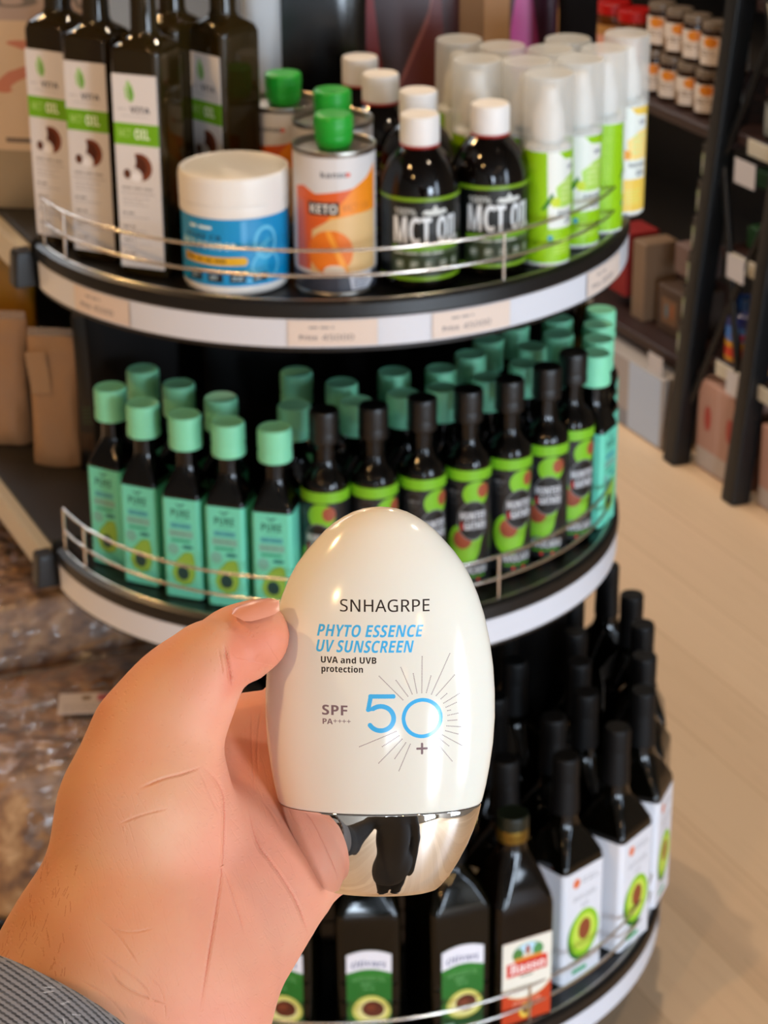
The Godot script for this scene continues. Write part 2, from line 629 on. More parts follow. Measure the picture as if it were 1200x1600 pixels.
func gondola_run() -> void:
	var o := thing("gondola_shelving", "straight dark shelving run behind the half-round unit with cream edge strips", "shelf unit")
	o.transform = gond
	var black := mat("shelf_black", Color.BLACK)
	var deck := mat("deck_brown", Color(0.1, 0.085, 0.075), 0.5)
	for k in 3:
		var y: float = SHELF[k]
		var half := 0.47 if k == 0 else 0.345
		var m := Mb.new()
		m.box(half * 2, 0.03 if k else 0.12, 2.5, 0.002, -1, 1, Vector3(0, y - (0.03 if k else 0.12), -1.28))
		part("shelf", m, deck, o)
		for sd in [-1, 1]:
			var s := Mb.new()
			s.box(0.004, 0.034, 2.48, 0.001, -1, 1, Vector3(sd * (half + 0.013), y - 0.043, -1.272))
			s.box(0.014, 0.006, 2.48, 0.001, -1, 1, Vector3(sd * (half + 0.0065), y - 0.013, -1.272))
			part("price_strip", s, mat("strip_cream", Color(0.72, 0.68, 0.6), 0.4), o)
			var e := Mb.new()
			e.loft([[0.0, 1e-4, 1e-4, 1e-4], [0.0, 0.013, 0.012, 0.002, true], [0.002, 0.014, 0.013, 0.003], [0.036, 0.011, 0.013, 0.003], [0.04, 0.009, 0.011, 0.003, true], [0.04, 1e-4, 1e-4, 1e-4]], 2)
			var en := part("end_block", e, mat("block_black", Color(0.03, 0.032, 0.036), 0.45), o)
			en.position = Vector3(sd * (half + 0.014), y - 0.047, -0.019)
	var sp := Mb.new()
	sp.box(0.03, 0.9, 2.5, 0.002, -1, 1, Vector3(0, 0.1, -1.28))
	part("spine_panel", sp, mat("panel_dark", Color.BLACK), o)

# ------------------------------------------------------------------ rack on the far side of the aisle
func lean(u: float, y: float, w: float) -> Vector3:
	return Vector3(u + y * 0.1, y, w)

func side_rack() -> void:
	var o := thing("shelf_rack", "black metal frame rack with brown boards across the aisle", "rack")
	o.transform = gond
	var black := mat("rack_black", Color(0.03, 0.03, 0.033), 0.4)
	for w in [-3.6, -2.5, -1.29, -1.07, -0.2]:
		for u in [1.3, 1.62]:
			var m := Mb.new()
			m.xf = Transform3D(Basis(Vector3(0, 0, 1), -0.0997), Vector3(u, 0, w))
			m.loft(RACK_BAR, 1)
			part("post", m, black, o)
	for z in [[0.12, 0.62], [0.62, 1.12]]:
		for s in [0, 1]:
			var b := Mb.new()
			var a := lean(1.305, z[s], -1.28)
			var c := lean(1.305, z[1 - s], -1.08)
			b.tube(PackedVector3Array([a, c]), 0.008, 6)
			part("brace", b, black, o)
	var wood := mat("rack_board", Color(0.16, 0.075, 0.05), 0.5)
	for k in RACK_Y.size():
		var b := Mb.new()
		var y: float = RACK_Y[k]
		b.box(0.34, 0.022, 2.4, 0.002, -1, 1, Vector3(1.475 + y * 0.1, y - 0.022, -2.46))
		part("shelf_board", b, wood, o)
	for k in RACK_Y2.size():
		var b := Mb.new()
		var y: float = RACK_Y2[k]
		b.box(0.34, 0.022, 1.05, 0.002, -1, 1, Vector3(1.475 + y * 0.1, y - 0.022, -0.72))
		part("shelf_board", b, wood, o)
		var s := Mb.new()
		s.box(0.004, 0.03, 1.0, 0.001, -1, 1, Vector3(1.3 + y * 0.1, y - 0.03, -0.7))
		part("edge_strip", s, mat("strip_cream", Color.WHITE), o)
	var bp := Mb.new()
	bp.box(0.01, 1.5, 3.4, 0.002, -1, 1, Vector3(1.8, 0.05, -1.9))
	part("back_panel", bp, mat("rack_back", Color(0.09, 0.08, 0.075), 0.6), o)

const RACK_Y := [0.2, 0.665, 0.985]
const RACK_Y2 := [0.245, 0.46, 0.68, 0.93]

const RACK_BAR := [[0.0, 1e-4, 1e-4, 1e-4], [0.0, 0.02, 0.02, 0.003, true], [0.002, 0.021, 0.021, 0.003], [1.7, 0.021, 0.021, 0.003, true], [1.7, 1e-4, 1e-4, 1e-4]]

# ------------------------------------------------------------------ hand
# joints as photograph points at a camera depth: [x, y, depth, radius], chained; smooth-min width for each chain
const HAND := [
	[0.014, [[205, 1500, 0.588, 0.0215], [405, 1185, 0.650, 0.0140]]],
	[0.014, [[205, 1500, 0.588, 0.0215], [440, 1260, 0.648, 0.0142]]],
	[0.014, [[250, 1540, 0.590, 0.0205], [450, 1325, 0.642, 0.0138]]],
	[0.014, [[285, 1565, 0.592, 0.0185], [442, 1384, 0.631, 0.0112]]],
	[0.016, [[122, 1545, 0.580, 0.0235], [-60, 1830, 0.545, 0.0260], [-420, 2330, 0.480, 0.0310]]],
	[0.016, [[272, 1605, 0.588, 0.0195], [100, 1960, 0.548, 0.0240], [-250, 2460, 0.482, 0.0310]]],
	[0.012, [[168, 1420, 0.590, 0.0180], [212, 1260, 0.594, 0.0172], [238, 1150, 0.600, 0.0140]]],
	[0.009, [[228, 1470, 0.602, 0.0170], [245, 1390, 0.604, 0.0165], [258, 1290, 0.604, 0.0160], [265, 1205, 0.605, 0.0135]]],
	[0.008, [[238, 1148, 0.600, 0.0138], [285, 1085, 0.602, 0.0121], [328, 1030, 0.6005, 0.0104]]],
	[0.0018, [[354, 1010, 0.6075, 0.0094], [374, 1001, 0.6075, 0.0094], [398, 987, 0.607, 0.0086]]],
	[0.004, [[383, 1020, 0.6055, 0.0074], [398, 1004, 0.6052, 0.0080]]],
	[0.008, [[285, 1200, 0.622, 0.0090], [385, 1140, 0.650, 0.0095]]],
	[0.006, [[410, 1165, 0.652, 0.0130], [476, 1100, 0.668, 0.0100], [560, 1050, 0.676, 0.0088]]],
	[0.003, [[560, 1050, 0.676, 0.0088], [650, 1035, 0.671, 0.0082], [700, 1050, 0.662, 0.0072]]],
	[0.006, [[450, 1245, 0.652, 0.0132], [520, 1175, 0.668, 0.0102], [590, 1130, 0.677, 0.0091]]],
	[0.003, [[590, 1130, 0.677, 0.0091], [680, 1120, 0.672, 0.0084], [715, 1135, 0.663, 0.0073]]],
	[0.006, [[462, 1322, 0.648, 0.0128], [540, 1258, 0.664, 0.0098], [600, 1218, 0.674, 0.0088]]],
	[0.003, [[600, 1218, 0.674, 0.0088], [680, 1210, 0.669, 0.0082], [708, 1222, 0.660, 0.0070]]],
	[0.006, [[448, 1382, 0.637, 0.0108], [540, 1335, 0.655, 0.0086], [590, 1310, 0.665, 0.0080]]],
	[0.003, [[590, 1310, 0.665, 0.0080], [650, 1297, 0.662, 0.0074], [675, 1292, 0.656, 0.0064]]],
]
const HAND_D := 0.62
const CELL := 0.0019

func hand_point(q: Array) -> Vector3:
	var p := px(q[0], q[1], q[2])
	return Vector3(p.x, p.y, p.z + HAND_D)

# distance field of tapered capsules joined with a smooth minimum: chains of [point, radius]
func field(chains: Array, lo: Vector3, hi: Vector3, cell: float) -> Array:
	var nx := int((hi.x - lo.x) / cell) + 1
	var ny := int((hi.y - lo.y) / cell) + 1
	var nz := int((hi.z - lo.z) / cell) + 1
	var f := PackedFloat32Array()
	f.resize(nx * ny * nz)
	f.fill(cell * 25.0)
	for chain in chains:
		var k: float = chain[0]
		for s in chain[1].size() - 1:
			var a: Vector3 = chain[1][s][0]
			var b: Vector3 = chain[1][s + 1][0]
			var ra: float = chain[1][s][1]
			var rb: float = chain[1][s + 1][1]
			var reach := maxf(ra, rb) + k + cell * 2.5
			var i0 := clampi(int((minf(a.x, b.x) - reach - lo.x) / cell), 0, nx - 1)
			var i1 := clampi(int((maxf(a.x, b.x) + reach - lo.x) / cell) + 1, 0, nx - 1)
			var j0 := clampi(int((minf(a.y, b.y) - reach - lo.y) / cell), 0, ny - 1)
			var j1 := clampi(int((maxf(a.y, b.y) + reach - lo.y) / cell) + 1, 0, ny - 1)
			var k0 := clampi(int((minf(a.z, b.z) - reach - lo.z) / cell), 0, nz - 1)
			var k1 := clampi(int((maxf(a.z, b.z) + reach - lo.z) / cell) + 1, 0, nz - 1)
			var ab := b - a
			var inv := 1.0 / ab.length_squared()
			for z in range(k0, k1 + 1):
				for y in range(j0, j1 + 1):
					var row := (z * ny + y) * nx
					var p := Vector3(lo.x + i0 * cell, lo.y + y * cell, lo.z + z * cell)
					for x in range(i0, i1 + 1):
						var h := clampf((p - a).dot(ab) * inv, 0.0, 1.0)
						var d := (a + ab * h).distance_to(p) - (ra + (rb - ra) * h)
						p.x += cell
						var e := f[row + x]
						var m := maxf(k - absf(d - e), 0.0)
						f[row + x] = minf(d, e) - m * m / (4.0 * k)
	return [lo, nx, ny, nz, f]

func net(fd: Array, cell: float) -> Mb:
	var lo: Vector3 = fd[0]
	var nx: int = fd[1]
	var ny: int = fd[2]
	var nz: int = fd[3]
	var f: PackedFloat32Array = fd[4]
	var m := Mb.new()
	var id := PackedInt32Array()
	id.resize(nx * ny * nz)
	id.fill(-1)
	var sx := 1
	var sy := nx
	var sz := nx * ny
	var corner := [0, sx, sy, sx + sy, sz, sx + sz, sy + sz, sx + sy + sz]
	var edges := [[0, 1], [2, 3], [4, 5], [6, 7], [0, 2], [1, 3], [4, 6], [5, 7], [0, 4], [1, 5], [2, 6], [3, 7]]
	for z in nz - 1:
		for y in ny - 1:
			for x in nx - 1:
				var b := (z * ny + y) * nx + x
				var v0 := f[b]
				if absf(v0) > cell * 2.8:
					continue
				var inside := 0
				for c in 8:
					if f[b + corner[c]] < 0.0:
						inside += 1
				if inside == 0 or inside == 8:
					continue
				var sum := Vector3.ZERO
				var cnt := 0
				for e in edges:
					var fa := f[b + corner[e[0]]]
					var fb := f[b + corner[e[1]]]
					if (fa < 0.0) != (fb < 0.0):
						var tt := fa / (fa - fb)
						var pa := Vector3(e[0] & 1, (e[0] >> 1) & 1, e[0] >> 2)
						var pb := Vector3(e[1] & 1, (e[1] >> 1) & 1, e[1] >> 2)
						sum += pa.lerp(pb, tt)
						cnt += 1
				var p := sum / cnt
				id[b] = m.v.size()
				m.v.append(lo + (Vector3(x, y, z) + p) * cell)
				m.n.append(Vector3(f[b + sx] + f[b + sx + sy] + f[b + sx + sz] + f[b + sx + sy + sz] - f[b] - f[b + sy] - f[b + sz] - f[b + sy + sz],
					f[b + sy] + f[b + sx + sy] + f[b + sy + sz] + f[b + sx + sy + sz] - f[b] - f[b + sx] - f[b + sz] - f[b + sx + sz],
					f[b + sz] + f[b + sx + sz] + f[b + sy + sz] + f[b + sx + sy + sz] - f[b] - f[b + sx] - f[b + sy] - f[b + sx + sy]).normalized())
	for z in range(1, nz - 1):
		for y in range(1, ny - 1):
			for x in range(1, nx - 1):
				var b := (z * ny + y) * nx + x
				var v0 := f[b]
				if absf(v0) > cell * 2.8:
					continue
				for ax in 3:
					var st: int = [sx, sy, sz][ax]
					var v1 := f[b + st]
					if (v0 < 0.0) == (v1 < 0.0):
						continue
					var u: int = [sy, sz, sx][ax]
					var w: int = [sz, sx, sy][ax]
					var q := [id[b - u - w], id[b - w], id[b], id[b - u]]
					if q[0] < 0 or q[1] < 0 or q[2] < 0 or q[3] < 0:
						continue
					if v0 < 0.0:
						m.ix.append_array(PackedInt32Array([q[0], q[2], q[1], q[0], q[3], q[2]]))
					else:
						m.ix.append_array(PackedInt32Array([q[0], q[1], q[2], q[0], q[2], q[3]]))
	return m

func hand_mesh() -> Mb:
	var chains := []
	for c in HAND:
		var pts := []
		for q in c[1]:
			pts.append([hand_point(q), q[3]])
		chains.append([c[0], pts])
	var m := net(field(chains, Vector3(-0.118, -0.150, -0.078), Vector3(0.030, -0.018, 0.075), CELL), CELL)
	# unwrap on the plane of the palm; the tan of the back of the hand against the pink of palm and finger pads
	var tan_c := Color(0.52, 0.25, 0.115)
	var pink := Color(0.76, 0.325, 0.22)
	var pale := Color(0.67, 0.335, 0.195)
	for i in m.v.size():
		var p := m.v[i]
		var q := Vector2(600.0 + p.x / HAND_D * FOC, 800.0 - p.y / HAND_D * FOC)
		m.t.append(Vector2((p.x + 0.125) / 0.16, (-0.01 - p.y) / 0.16))
		var col := tan_c
		var palm := smoothstep(250.0, 380.0, q.x + (q.y - 1250.0) * 0.12) * smoothstep(1000.0, 1080.0, q.y)
		col = col.lerp(pale, smoothstep(80.0, 260.0, q.x) * 0.75)
		col = col.lerp(pink, palm * 0.75)
		var pad := smoothstep(352.0, 372.0, q.x + (q.y - 1040.0) * 0.1) * smoothstep(1085.0, 1055.0, q.y + (q.x - 380.0) * 0.6) * smoothstep(930.0, 1000.0, q.y)
		col = col.lerp(Color(0.66, 0.215, 0.125), pad * 0.85)
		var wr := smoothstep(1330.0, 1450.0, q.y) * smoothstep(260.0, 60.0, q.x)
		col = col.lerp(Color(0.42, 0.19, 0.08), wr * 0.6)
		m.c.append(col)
	return m

const CREASES := [     # palm and thumb lines in photograph points, [width, depth, points...]
	[1.6, 0.9, [[322, 1190], [345, 1222], [353, 1262], [352, 1330], [346, 1400], [338, 1470], [330, 1530]]],
	[1.5, 0.9, [[384, 1272], [400, 1320], [420, 1348], [445, 1385], [465, 1425], [478, 1470]]],
	[1.2, 0.6, [[352, 1345], [372, 1395], [388, 1440]]],
	[1.3, 0.7, [[235, 1213], [265, 1202], [295, 1196], [320, 1190]]],
	[1.1, 0.5, [[205, 1265], [240, 1252], [275, 1245]]],
	[1.7, 1.2, [[354, 1004], [357, 1020], [361, 1040], [364, 1070]]],
	[0.9, 0.5, [[345, 1010], [349, 1030], [352, 1052]]],
	[0.9, 0.4, [[196, 1405], [225, 1415], [262, 1412]]],
	[0.9, 0.4, [[160, 1475], [200, 1500], [232, 1540]]],
	[0.8, 0.35, [[250, 1470], [275, 1500], [282, 1540]]],
	[0.8, 0.3, [[130, 1555], [165, 1590], [180, 1620]]],
	[0.9, 0.3, [[402, 1260], [425, 1290], [440, 1322]]],
	[1.0, 0.5, [[180, 1395], [212, 1420], [243, 1462]]],
	[1.1, 0.6, [[200, 1462], [225, 1490], [285, 1518]]],
	[1.0, 0.45, [[186, 1440], [240, 1480], [262, 1510]]],
	[0.9, 0.4, [[175, 1510], [215, 1545], [240, 1590]]],
	[0.9, 0.4, [[150, 1530], [190, 1570], [215, 1610]]],
	[0.9, 0.35, [[318, 1195], [332, 1230], [345, 1262]]],
	[0.9, 0.3, [[395, 1120], [392, 1180], [396, 1230]]],
	[0.9, 0.3, [[380, 1130], [384, 1190], [392, 1250]]],
]

func hand_uv(x: float, y: float, d: float) -> Vector2:
	var p := px(x, y, d)
	return Vector2((p.x + 0.125) / 0.16, (-0.01 - p.y) / 0.16) * 1024.0

func skin_material() -> StandardMaterial3D:
	var hgt := canvas(1024, 1024, Color(0.6, 0.6, 0.6))
	var alb := canvas(1024, 1024, Color(1, 1, 1))
	var r := RandomNumberGenerator.new()
	r.seed = 11
	for i in 9000:                                         # fine skin texture, blotches
		var x := r.randf_range(0, 1023)
		var y := r.randf_range(0, 1023)
		var g := r.randf_range(0.56, 0.64)
		oval(hgt, x, y, r.randf_range(1, 2.5), r.randf_range(1, 2.5), Color(g, g, g))
	var nz := FastNoiseLite.new()
	nz.seed = 21
	nz.frequency = 0.012
	nz.fractal_octaves = 4
	var blot := nz.get_image(512, 512, false, false, true)
	blot.resize(1024, 1024, Image.INTERPOLATE_BILINEAR)
	for yy in range(0, 1024, 2):
		for xx in range(0, 1024, 2):
			var g := 0.93 + 0.07 * blot.get_pixel(xx, yy).r
			alb.fill_rect(Rect2i(xx, yy, 2, 2), Color(0.97 + 0.03 * g, g, g * 0.99))
	for i in 420:                                          # fine lines running across palm and wrist
		var a := hand_uv(r.randf_range(150, 470), r.randf_range(1200, 1600), 0.59)
		var l := r.randf_range(8, 34)
		var dir := Vector2(0.45, 0.9).rotated(r.randf_range(-0.25, 0.25)) * l
		stroke(hgt, a.x, a.y, a.x + dir.x, a.y + dir.y, 1.2, Color(0.57, 0.57, 0.57))
	for i in 150:                                          # ridges on the thumb pad
		var f := i / 150.0
		var a := hand_uv(358 + f * 70, 1000 + f * 20, 0.6)
		if i % 3 == 0:
			stroke(hgt, a.x - 10, a.y - 18, a.x + 14, a.y + 26, 1.6, Color(0.555, 0.555, 0.555))
	for i in 70:                                           # short dark hairs at the wrist
		var a := hand_uv(r.randf_range(5, 120), r.randf_range(1350, 1500), 0.57)
		var dir := Vector2(-0.1, 1.0).rotated(r.randf_range(-0.5, 0.5)) * r.randf_range(7, 16)
		stroke(alb, a.x, a.y, a.x + dir.x, a.y + dir.y, 0.8, Color(0.85, 0.74, 0.68))
	for c in CREASES:
		var line := Curve2D.new()
		var pts: Array = c[2]
		for i in pts.size():
			var at := hand_uv(pts[i][0], pts[i][1], 0.6)
			var tg: Vector2 = (hand_uv(pts[mini(i + 1, pts.size() - 1)][0], pts[mini(i + 1, pts.size() - 1)][1], 0.6) - hand_uv(pts[maxi(i - 1, 0)][0], pts[maxi(i - 1, 0)][1], 0.6)) / 5.0
			line.add_point(at, -tg, tg)
		var l := line.get_baked_length()
		for pass_w in [[4.2, 0.10], [2.6, 0.2], [1.3, 0.34]]:
			var n := int(l / 1.2)
			for i in n + 1:
				var f := float(i) / n
				var q := line.sample_baked(f * l)
				var k: float = c[1] * minf(1.0, minf(f, 1.0 - f) * 4.0 + 0.1) * (0.88 + 0.12 * sin(f * 9.0))
				var g: float = 0.6 - pass_w[1] * k
				oval(hgt, q.x, q.y, c[0] * pass_w[0] * 0.6, c[0] * pass_w[0] * 0.6, Color(g, g, g))
				if pass_w[0] < 3.0:
					var w: float = 0.26 * k * (2.7 - pass_w[0]) / 1.4
					oval(alb, q.x, q.y, c[0] * pass_w[0] * 0.45, c[0] * pass_w[0] * 0.45, Color(1.0 - w * 0.25, 0.965 - w * 0.75, 0.96 - w * 0.85))
	var m := tex_mat("skin", alb, 0.54, 0.38)
	m.vertex_color_use_as_albedo = true
	m.heightmap_enabled = true
	m.heightmap_scale = 0.14
	m.heightmap_texture = ImageTexture.create_from_image(hgt)
	m.subsurf_scatter_enabled = true
	m.subsurf_scatter_strength = 0.12
	return m

func hand_and_sleeve() -> void:
	var o := thing("person", "left hand and wrist in a grey ribbed sleeve, thumb pressed on the white bottle", "person")
	o.transform = cam_at * Transform3D(Basis(), Vector3(0, 0, -HAND_D))
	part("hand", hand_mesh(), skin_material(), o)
	# thumbnail, a thin curved plate on the far upper side of the thumb end
	var nail := Mb.new()
	var rings := []
	for i in 9:
		var f := i / 8.0
		var ring := PackedVector3Array()
		for j in 11:
			var g := j / 10.0 * 2.0 - 1.0
			var wdt := 0.0052 * sqrt(maxf(0.0, 1.0 - pow(absf(f * 2.0 - 1.0), 3.0))) 
			var along := lerpf(-0.0068, 0.0068, f)
			var a := g * wdt / 0.0072
			ring.append(Vector3(0.0072 * sin(a), 0.0072 * cos(a) - 0.0072 - 0.0010 * (2.0 * f - 1.0) * (2.0 * f - 1.0), along))
		rings.append(ring)
	var us := PackedFloat32Array()
	var vs := PackedFloat32Array()
	for j in 11:
		us.append(j / 10.0)
	for i in 9:
		vs.append(i / 8.0)
	rings.reverse()
	nail.grid(rings, us, vs, false)
	var nm := mat("nail", Color(0.86, 0.58, 0.48), 0.28)
	nm.clearcoat_enabled = true
	nm.clearcoat = 0.4
	var np := part("thumbnail", nail, nm, o)
	var up := Vector3(-0.05, 0.88, 0.47).normalized()
	var ax := (hand_point([428, 945, 0.606]) - hand_point([360, 975, 0.602])).normalized()
	ax = (ax - up * ax.dot(up)).normalized()
	np.transform = Transform3D(Basis(up.cross(ax).normalized(), up, ax), hand_point([399, 944, 0.6006]))
	np.set_meta("label", "short pink thumbnail")
	# sleeve: ribbed tube round the forearm with a turned edge
	var c0 := hand_point([14, 1622, 0.563])
	var c1 := hand_point([-420, 2480, 0.475])
	var axis := (c1 - c0).normalized()
	var e1 := axis.cross(Vector3(0, 0, 1)).normalized()
	var e2 := e1.cross(axis).normalized()
	var sl := Mb.new()
	var sr := []
	var prof := [[0.004, 0.0405], [0.0, 0.0415], [-0.0006, 0.0435], [0.002, 0.0450], [0.008, 0.0452], [0.03, 0.0455], [0.034, 0.0448], [0.06, 0.0465], [0.12, 0.050]]
	for k in prof:
		var ring := PackedVector3Array()
		for j in 49:
			var a := TAU * j / 48.0
			var wob := 1.0 + 0.012 * sin(a * 3.0 + k[0] * 60.0)
			ring.append(c0 + axis * k[0] + (e1 * cos(a) * 1.03 + e2 * sin(a) * 0.86) * k[1] * wob)
		sr.append(ring)
	var su := PackedFloat32Array()
	var sv := PackedFloat32Array()
	for j in 49:
		su.append(j / 48.0)
	for k in prof:
		sv.append(k[0] / 0.12)
	sr.reverse()
	sv.reverse()
	sl.grid(sr, su, sv)
	var wv := canvas(1024, 1024, Color(0.5, 0.48, 0.475))
	var hw := canvas(1024, 1024, Color(0.7, 0.7, 0.7))
	var r := RandomNumberGenerator.new()
	r.seed = 5
	for i in 80:                                           # twill ribs
		for x in range(0, 1024, 4):
			var yy := fposmod(i * 12.8 + x * 0.5, 1024.0)
			var g := r.randf_range(-0.05, 0.05)
			rect(wv, x, yy, 4, 5, Color(0.27 + g, 0.26 + g, 0.26 + g))
			rect(hw, x, yy, 4, 5, Color(0.3, 0.3, 0.3))
	for i in 300:
		var x := r.randf_range(0, 1023)
		var y := r.randf_range(0, 1023)
		stroke(wv, x, y, x + r.randf_range(3, 8), y + r.randf_range(-14, 14), 1.6, Color(0.66, 0.64, 0.63))
	var sm := tex_mat("sleeve_cloth", wv, 0.9, 0.2)
	sm.heightmap_enabled = true
	sm.heightmap_scale = 0.05
	sm.heightmap_texture = ImageTexture.create_from_image(hw)
	sm.rim_enabled = true
	sm.rim = 0.3
	var se := part("sleeve", sl, sm, o)
	se.set_meta("label", "grey ribbed twill cuff")
	photographer(o)

# the rest of the person, who stands behind the camera and is mirrored in the chrome
func cloth_body(chains: Array, lo: Vector3, hi: Vector3, cell: float) -> Mb:
	return net(field(chains, lo, hi, cell), cell)

func photographer(o: Node3D) -> void:
	var inv := o.transform.affine_inverse()
	var jacket := [[0.06, [[Vector3(0.2, 1.0, 2.76), 0.155], [Vector3(0.19, 1.25, 2.78), 0.16], [Vector3(0.18, 1.42, 2.76), 0.12], [Vector3(0.17, 1.53, 2.73), 0.06]]],
		[0.06, [[Vector3(0.0, 1.42, 2.72), 0.075], [Vector3(0.36, 1.42, 2.76), 0.075]]], [0.06, [[Vector3(0.1, 1.0, 2.76), 0.14], [Vector3(0.3, 1.0, 2.76), 0.14]]],
		[0.03, [[Vector3(0.0, 1.42, 2.72), 0.068], [Vector3(-0.12, 1.32, 2.46), 0.056], [Vector3(-0.09, 1.38, 2.29), 0.052]]],
		[0.03, [[Vector3(0.37, 1.42, 2.76), 0.066], [Vector3(0.45, 1.15, 2.78), 0.056], [Vector3(0.44, 0.92, 2.70), 0.046]]]]
	var legs := [[0.05, [[Vector3(0.11, 0.95, 2.76), 0.115], [Vector3(0.09, 0.5, 2.75), 0.078], [Vector3(0.08, 0.1, 2.78), 0.062]]], [0.05, [[Vector3(0.29, 0.95, 2.76), 0.115], [Vector3(0.31, 0.5, 2.75), 0.078], [Vector3(0.33, 0.1, 2.78), 0.062]]]]
	var feet := [[0.02, [[Vector3(0.08, 0.05, 2.80), 0.05], [Vector3(0.07, 0.045, 2.60), 0.045]]], [0.02, [[Vector3(0.33, 0.05, 2.80), 0.05], [Vector3(0.35, 0.045, 2.60), 0.045]]]]
	part("jacket", cloth_body(jacket, Vector3(-0.25, 0.8, 2.18), Vector3(0.6, 1.62, 3.0), 0.018), mat("jacket_grey", Color(0.2, 0.2, 0.21), 0.9), o).transform = inv
	part("trousers", cloth_body(legs, Vector3(-0.1, 0.0, 2.58), Vector3(0.5, 1.12, 2.94), 0.018), mat("trousers_navy", Color(0.06, 0.065, 0.085), 0.9), o).transform = inv
	part("shoes", cloth_body(feet, Vector3(-0.05, -0.02, 2.5), Vector3(0.45, 0.13, 2.9), 0.014), mat("shoe_black", Color(0.03, 0.03, 0.03), 0.5), o).transform = inv

# ------------------------------------------------------------------ held bottle
const EGG := [[791, 0.5], [792, 14], [794, 27], [799, 42], [806, 56], [816, 72], [828, 86], [842, 99], [860, 115], [880, 129.5], [904, 142.5], [930, 153], [960, 162.5], [1000, 171], [1040, 176.5], [1080, 179], [1120, 179.2], [1160, 176.5], [1195, 171.5], [1225, 166], [1244, 161.5], [1251, 159.5], [1254.5, 157], [1255.5, 152]]
const CAP := [[1255.5, 150], [1255.5, 156.5], [1258, 158], [1275, 154], [1296, 147], [1320, 137], [1345, 124], [1368, 110], [1384, 97], [1390, 90], [1392, 84], [1392, 0.5]]

func egg_rings(prof: Array, front_only := 0) -> Array:
	var rings := []
	var k := HAND_D / FOC
	for i in range(prof.size() - 1, -1, -1):
		var a: float = prof[i][1] * k
		var y: float = (1095.0 - prof[i][0]) * k
		var ring := PackedVector3Array()
		for j in 73:
			var f := -PI + TAU * j / 72.0
			if front_only:
				f = (-PI / 2 + PI * j / 72.0) + (PI if front_only == 2 else 0.0)
			ring.append(Vector3(a * sin(f), y, a * 0.66 * cos(f)))
		rings.append(ring)
	return rings

func sunscreen() -> void:
	var o := thing("sunscreen_bottle", "white egg-shaped sunscreen bottle with mirror chrome base, held upright in the hand", "bottle")
	o.transform = cam_at * Transform3D(Basis(Vector3.RIGHT, 0.06) , px(594, 1095, HAND_D))
	var im := sun_print()
	var k := HAND_D / FOC
	var body := Mb.new()
	for side in [1, 2]:
		var rings := egg_rings(EGG, side)
		var us := PackedFloat32Array()
		us.resize(73)
		var vs := PackedFloat32Array()
		vs.resize(rings.size())
		var at := body.v.size()
		body.grid(rings, us, vs, false)
		for i in range(at, body.v.size()):
			var p := body.v[i]
			body.t[i] = Vector2((594.0 + p.x / k - 404.0) / 380.0, (1095.0 - p.y / k - 785.0) / 480.0) if side == 1 else Vector2(0.02, 0.5)
			# one smooth skin: the normal of the flattened body
	egg_normals(body)
	var m := tex_mat("bottle_white", im, 0.14, 0.42)
	m.subsurf_scatter_enabled = true
	m.subsurf_scatter_strength = 0.05
	part("bottle_body", body, m, o)
	var cap := Mb.new()
	var cr := egg_rings(CAP)
	var cu := PackedFloat32Array()
	cu.resize(73)
	var cv := PackedFloat32Array()
	cv.resize(3)
	var n := cr.size()
	cap.grid(cr.slice(0, 2), cu, PackedFloat32Array([0, 0]))
	cv.resize(n - 3)
	cap.grid(cr.slice(1, n - 1), cu, PackedFloat32Array(range(n - 2)))
	var chrome := mat("bottle_chrome", Color(0.9, 0.89, 0.88), 0.035, 1.0)
	part("chrome_cap", cap, chrome, o)

func egg_normals(b: Mb) -> void:      # average the normals where the two halves meet
	var seen := {}
	for i in b.v.size():
		var key := Vector3i((b.v[i] * 200000.0).round())
		seen[key] = seen.get(key, Vector3.ZERO) + b.n[i]
	for i in b.v.size():
		b.n[i] = (seen[Vector3i((b.v[i] * 200000.0).round())] as Vector3).normalized()

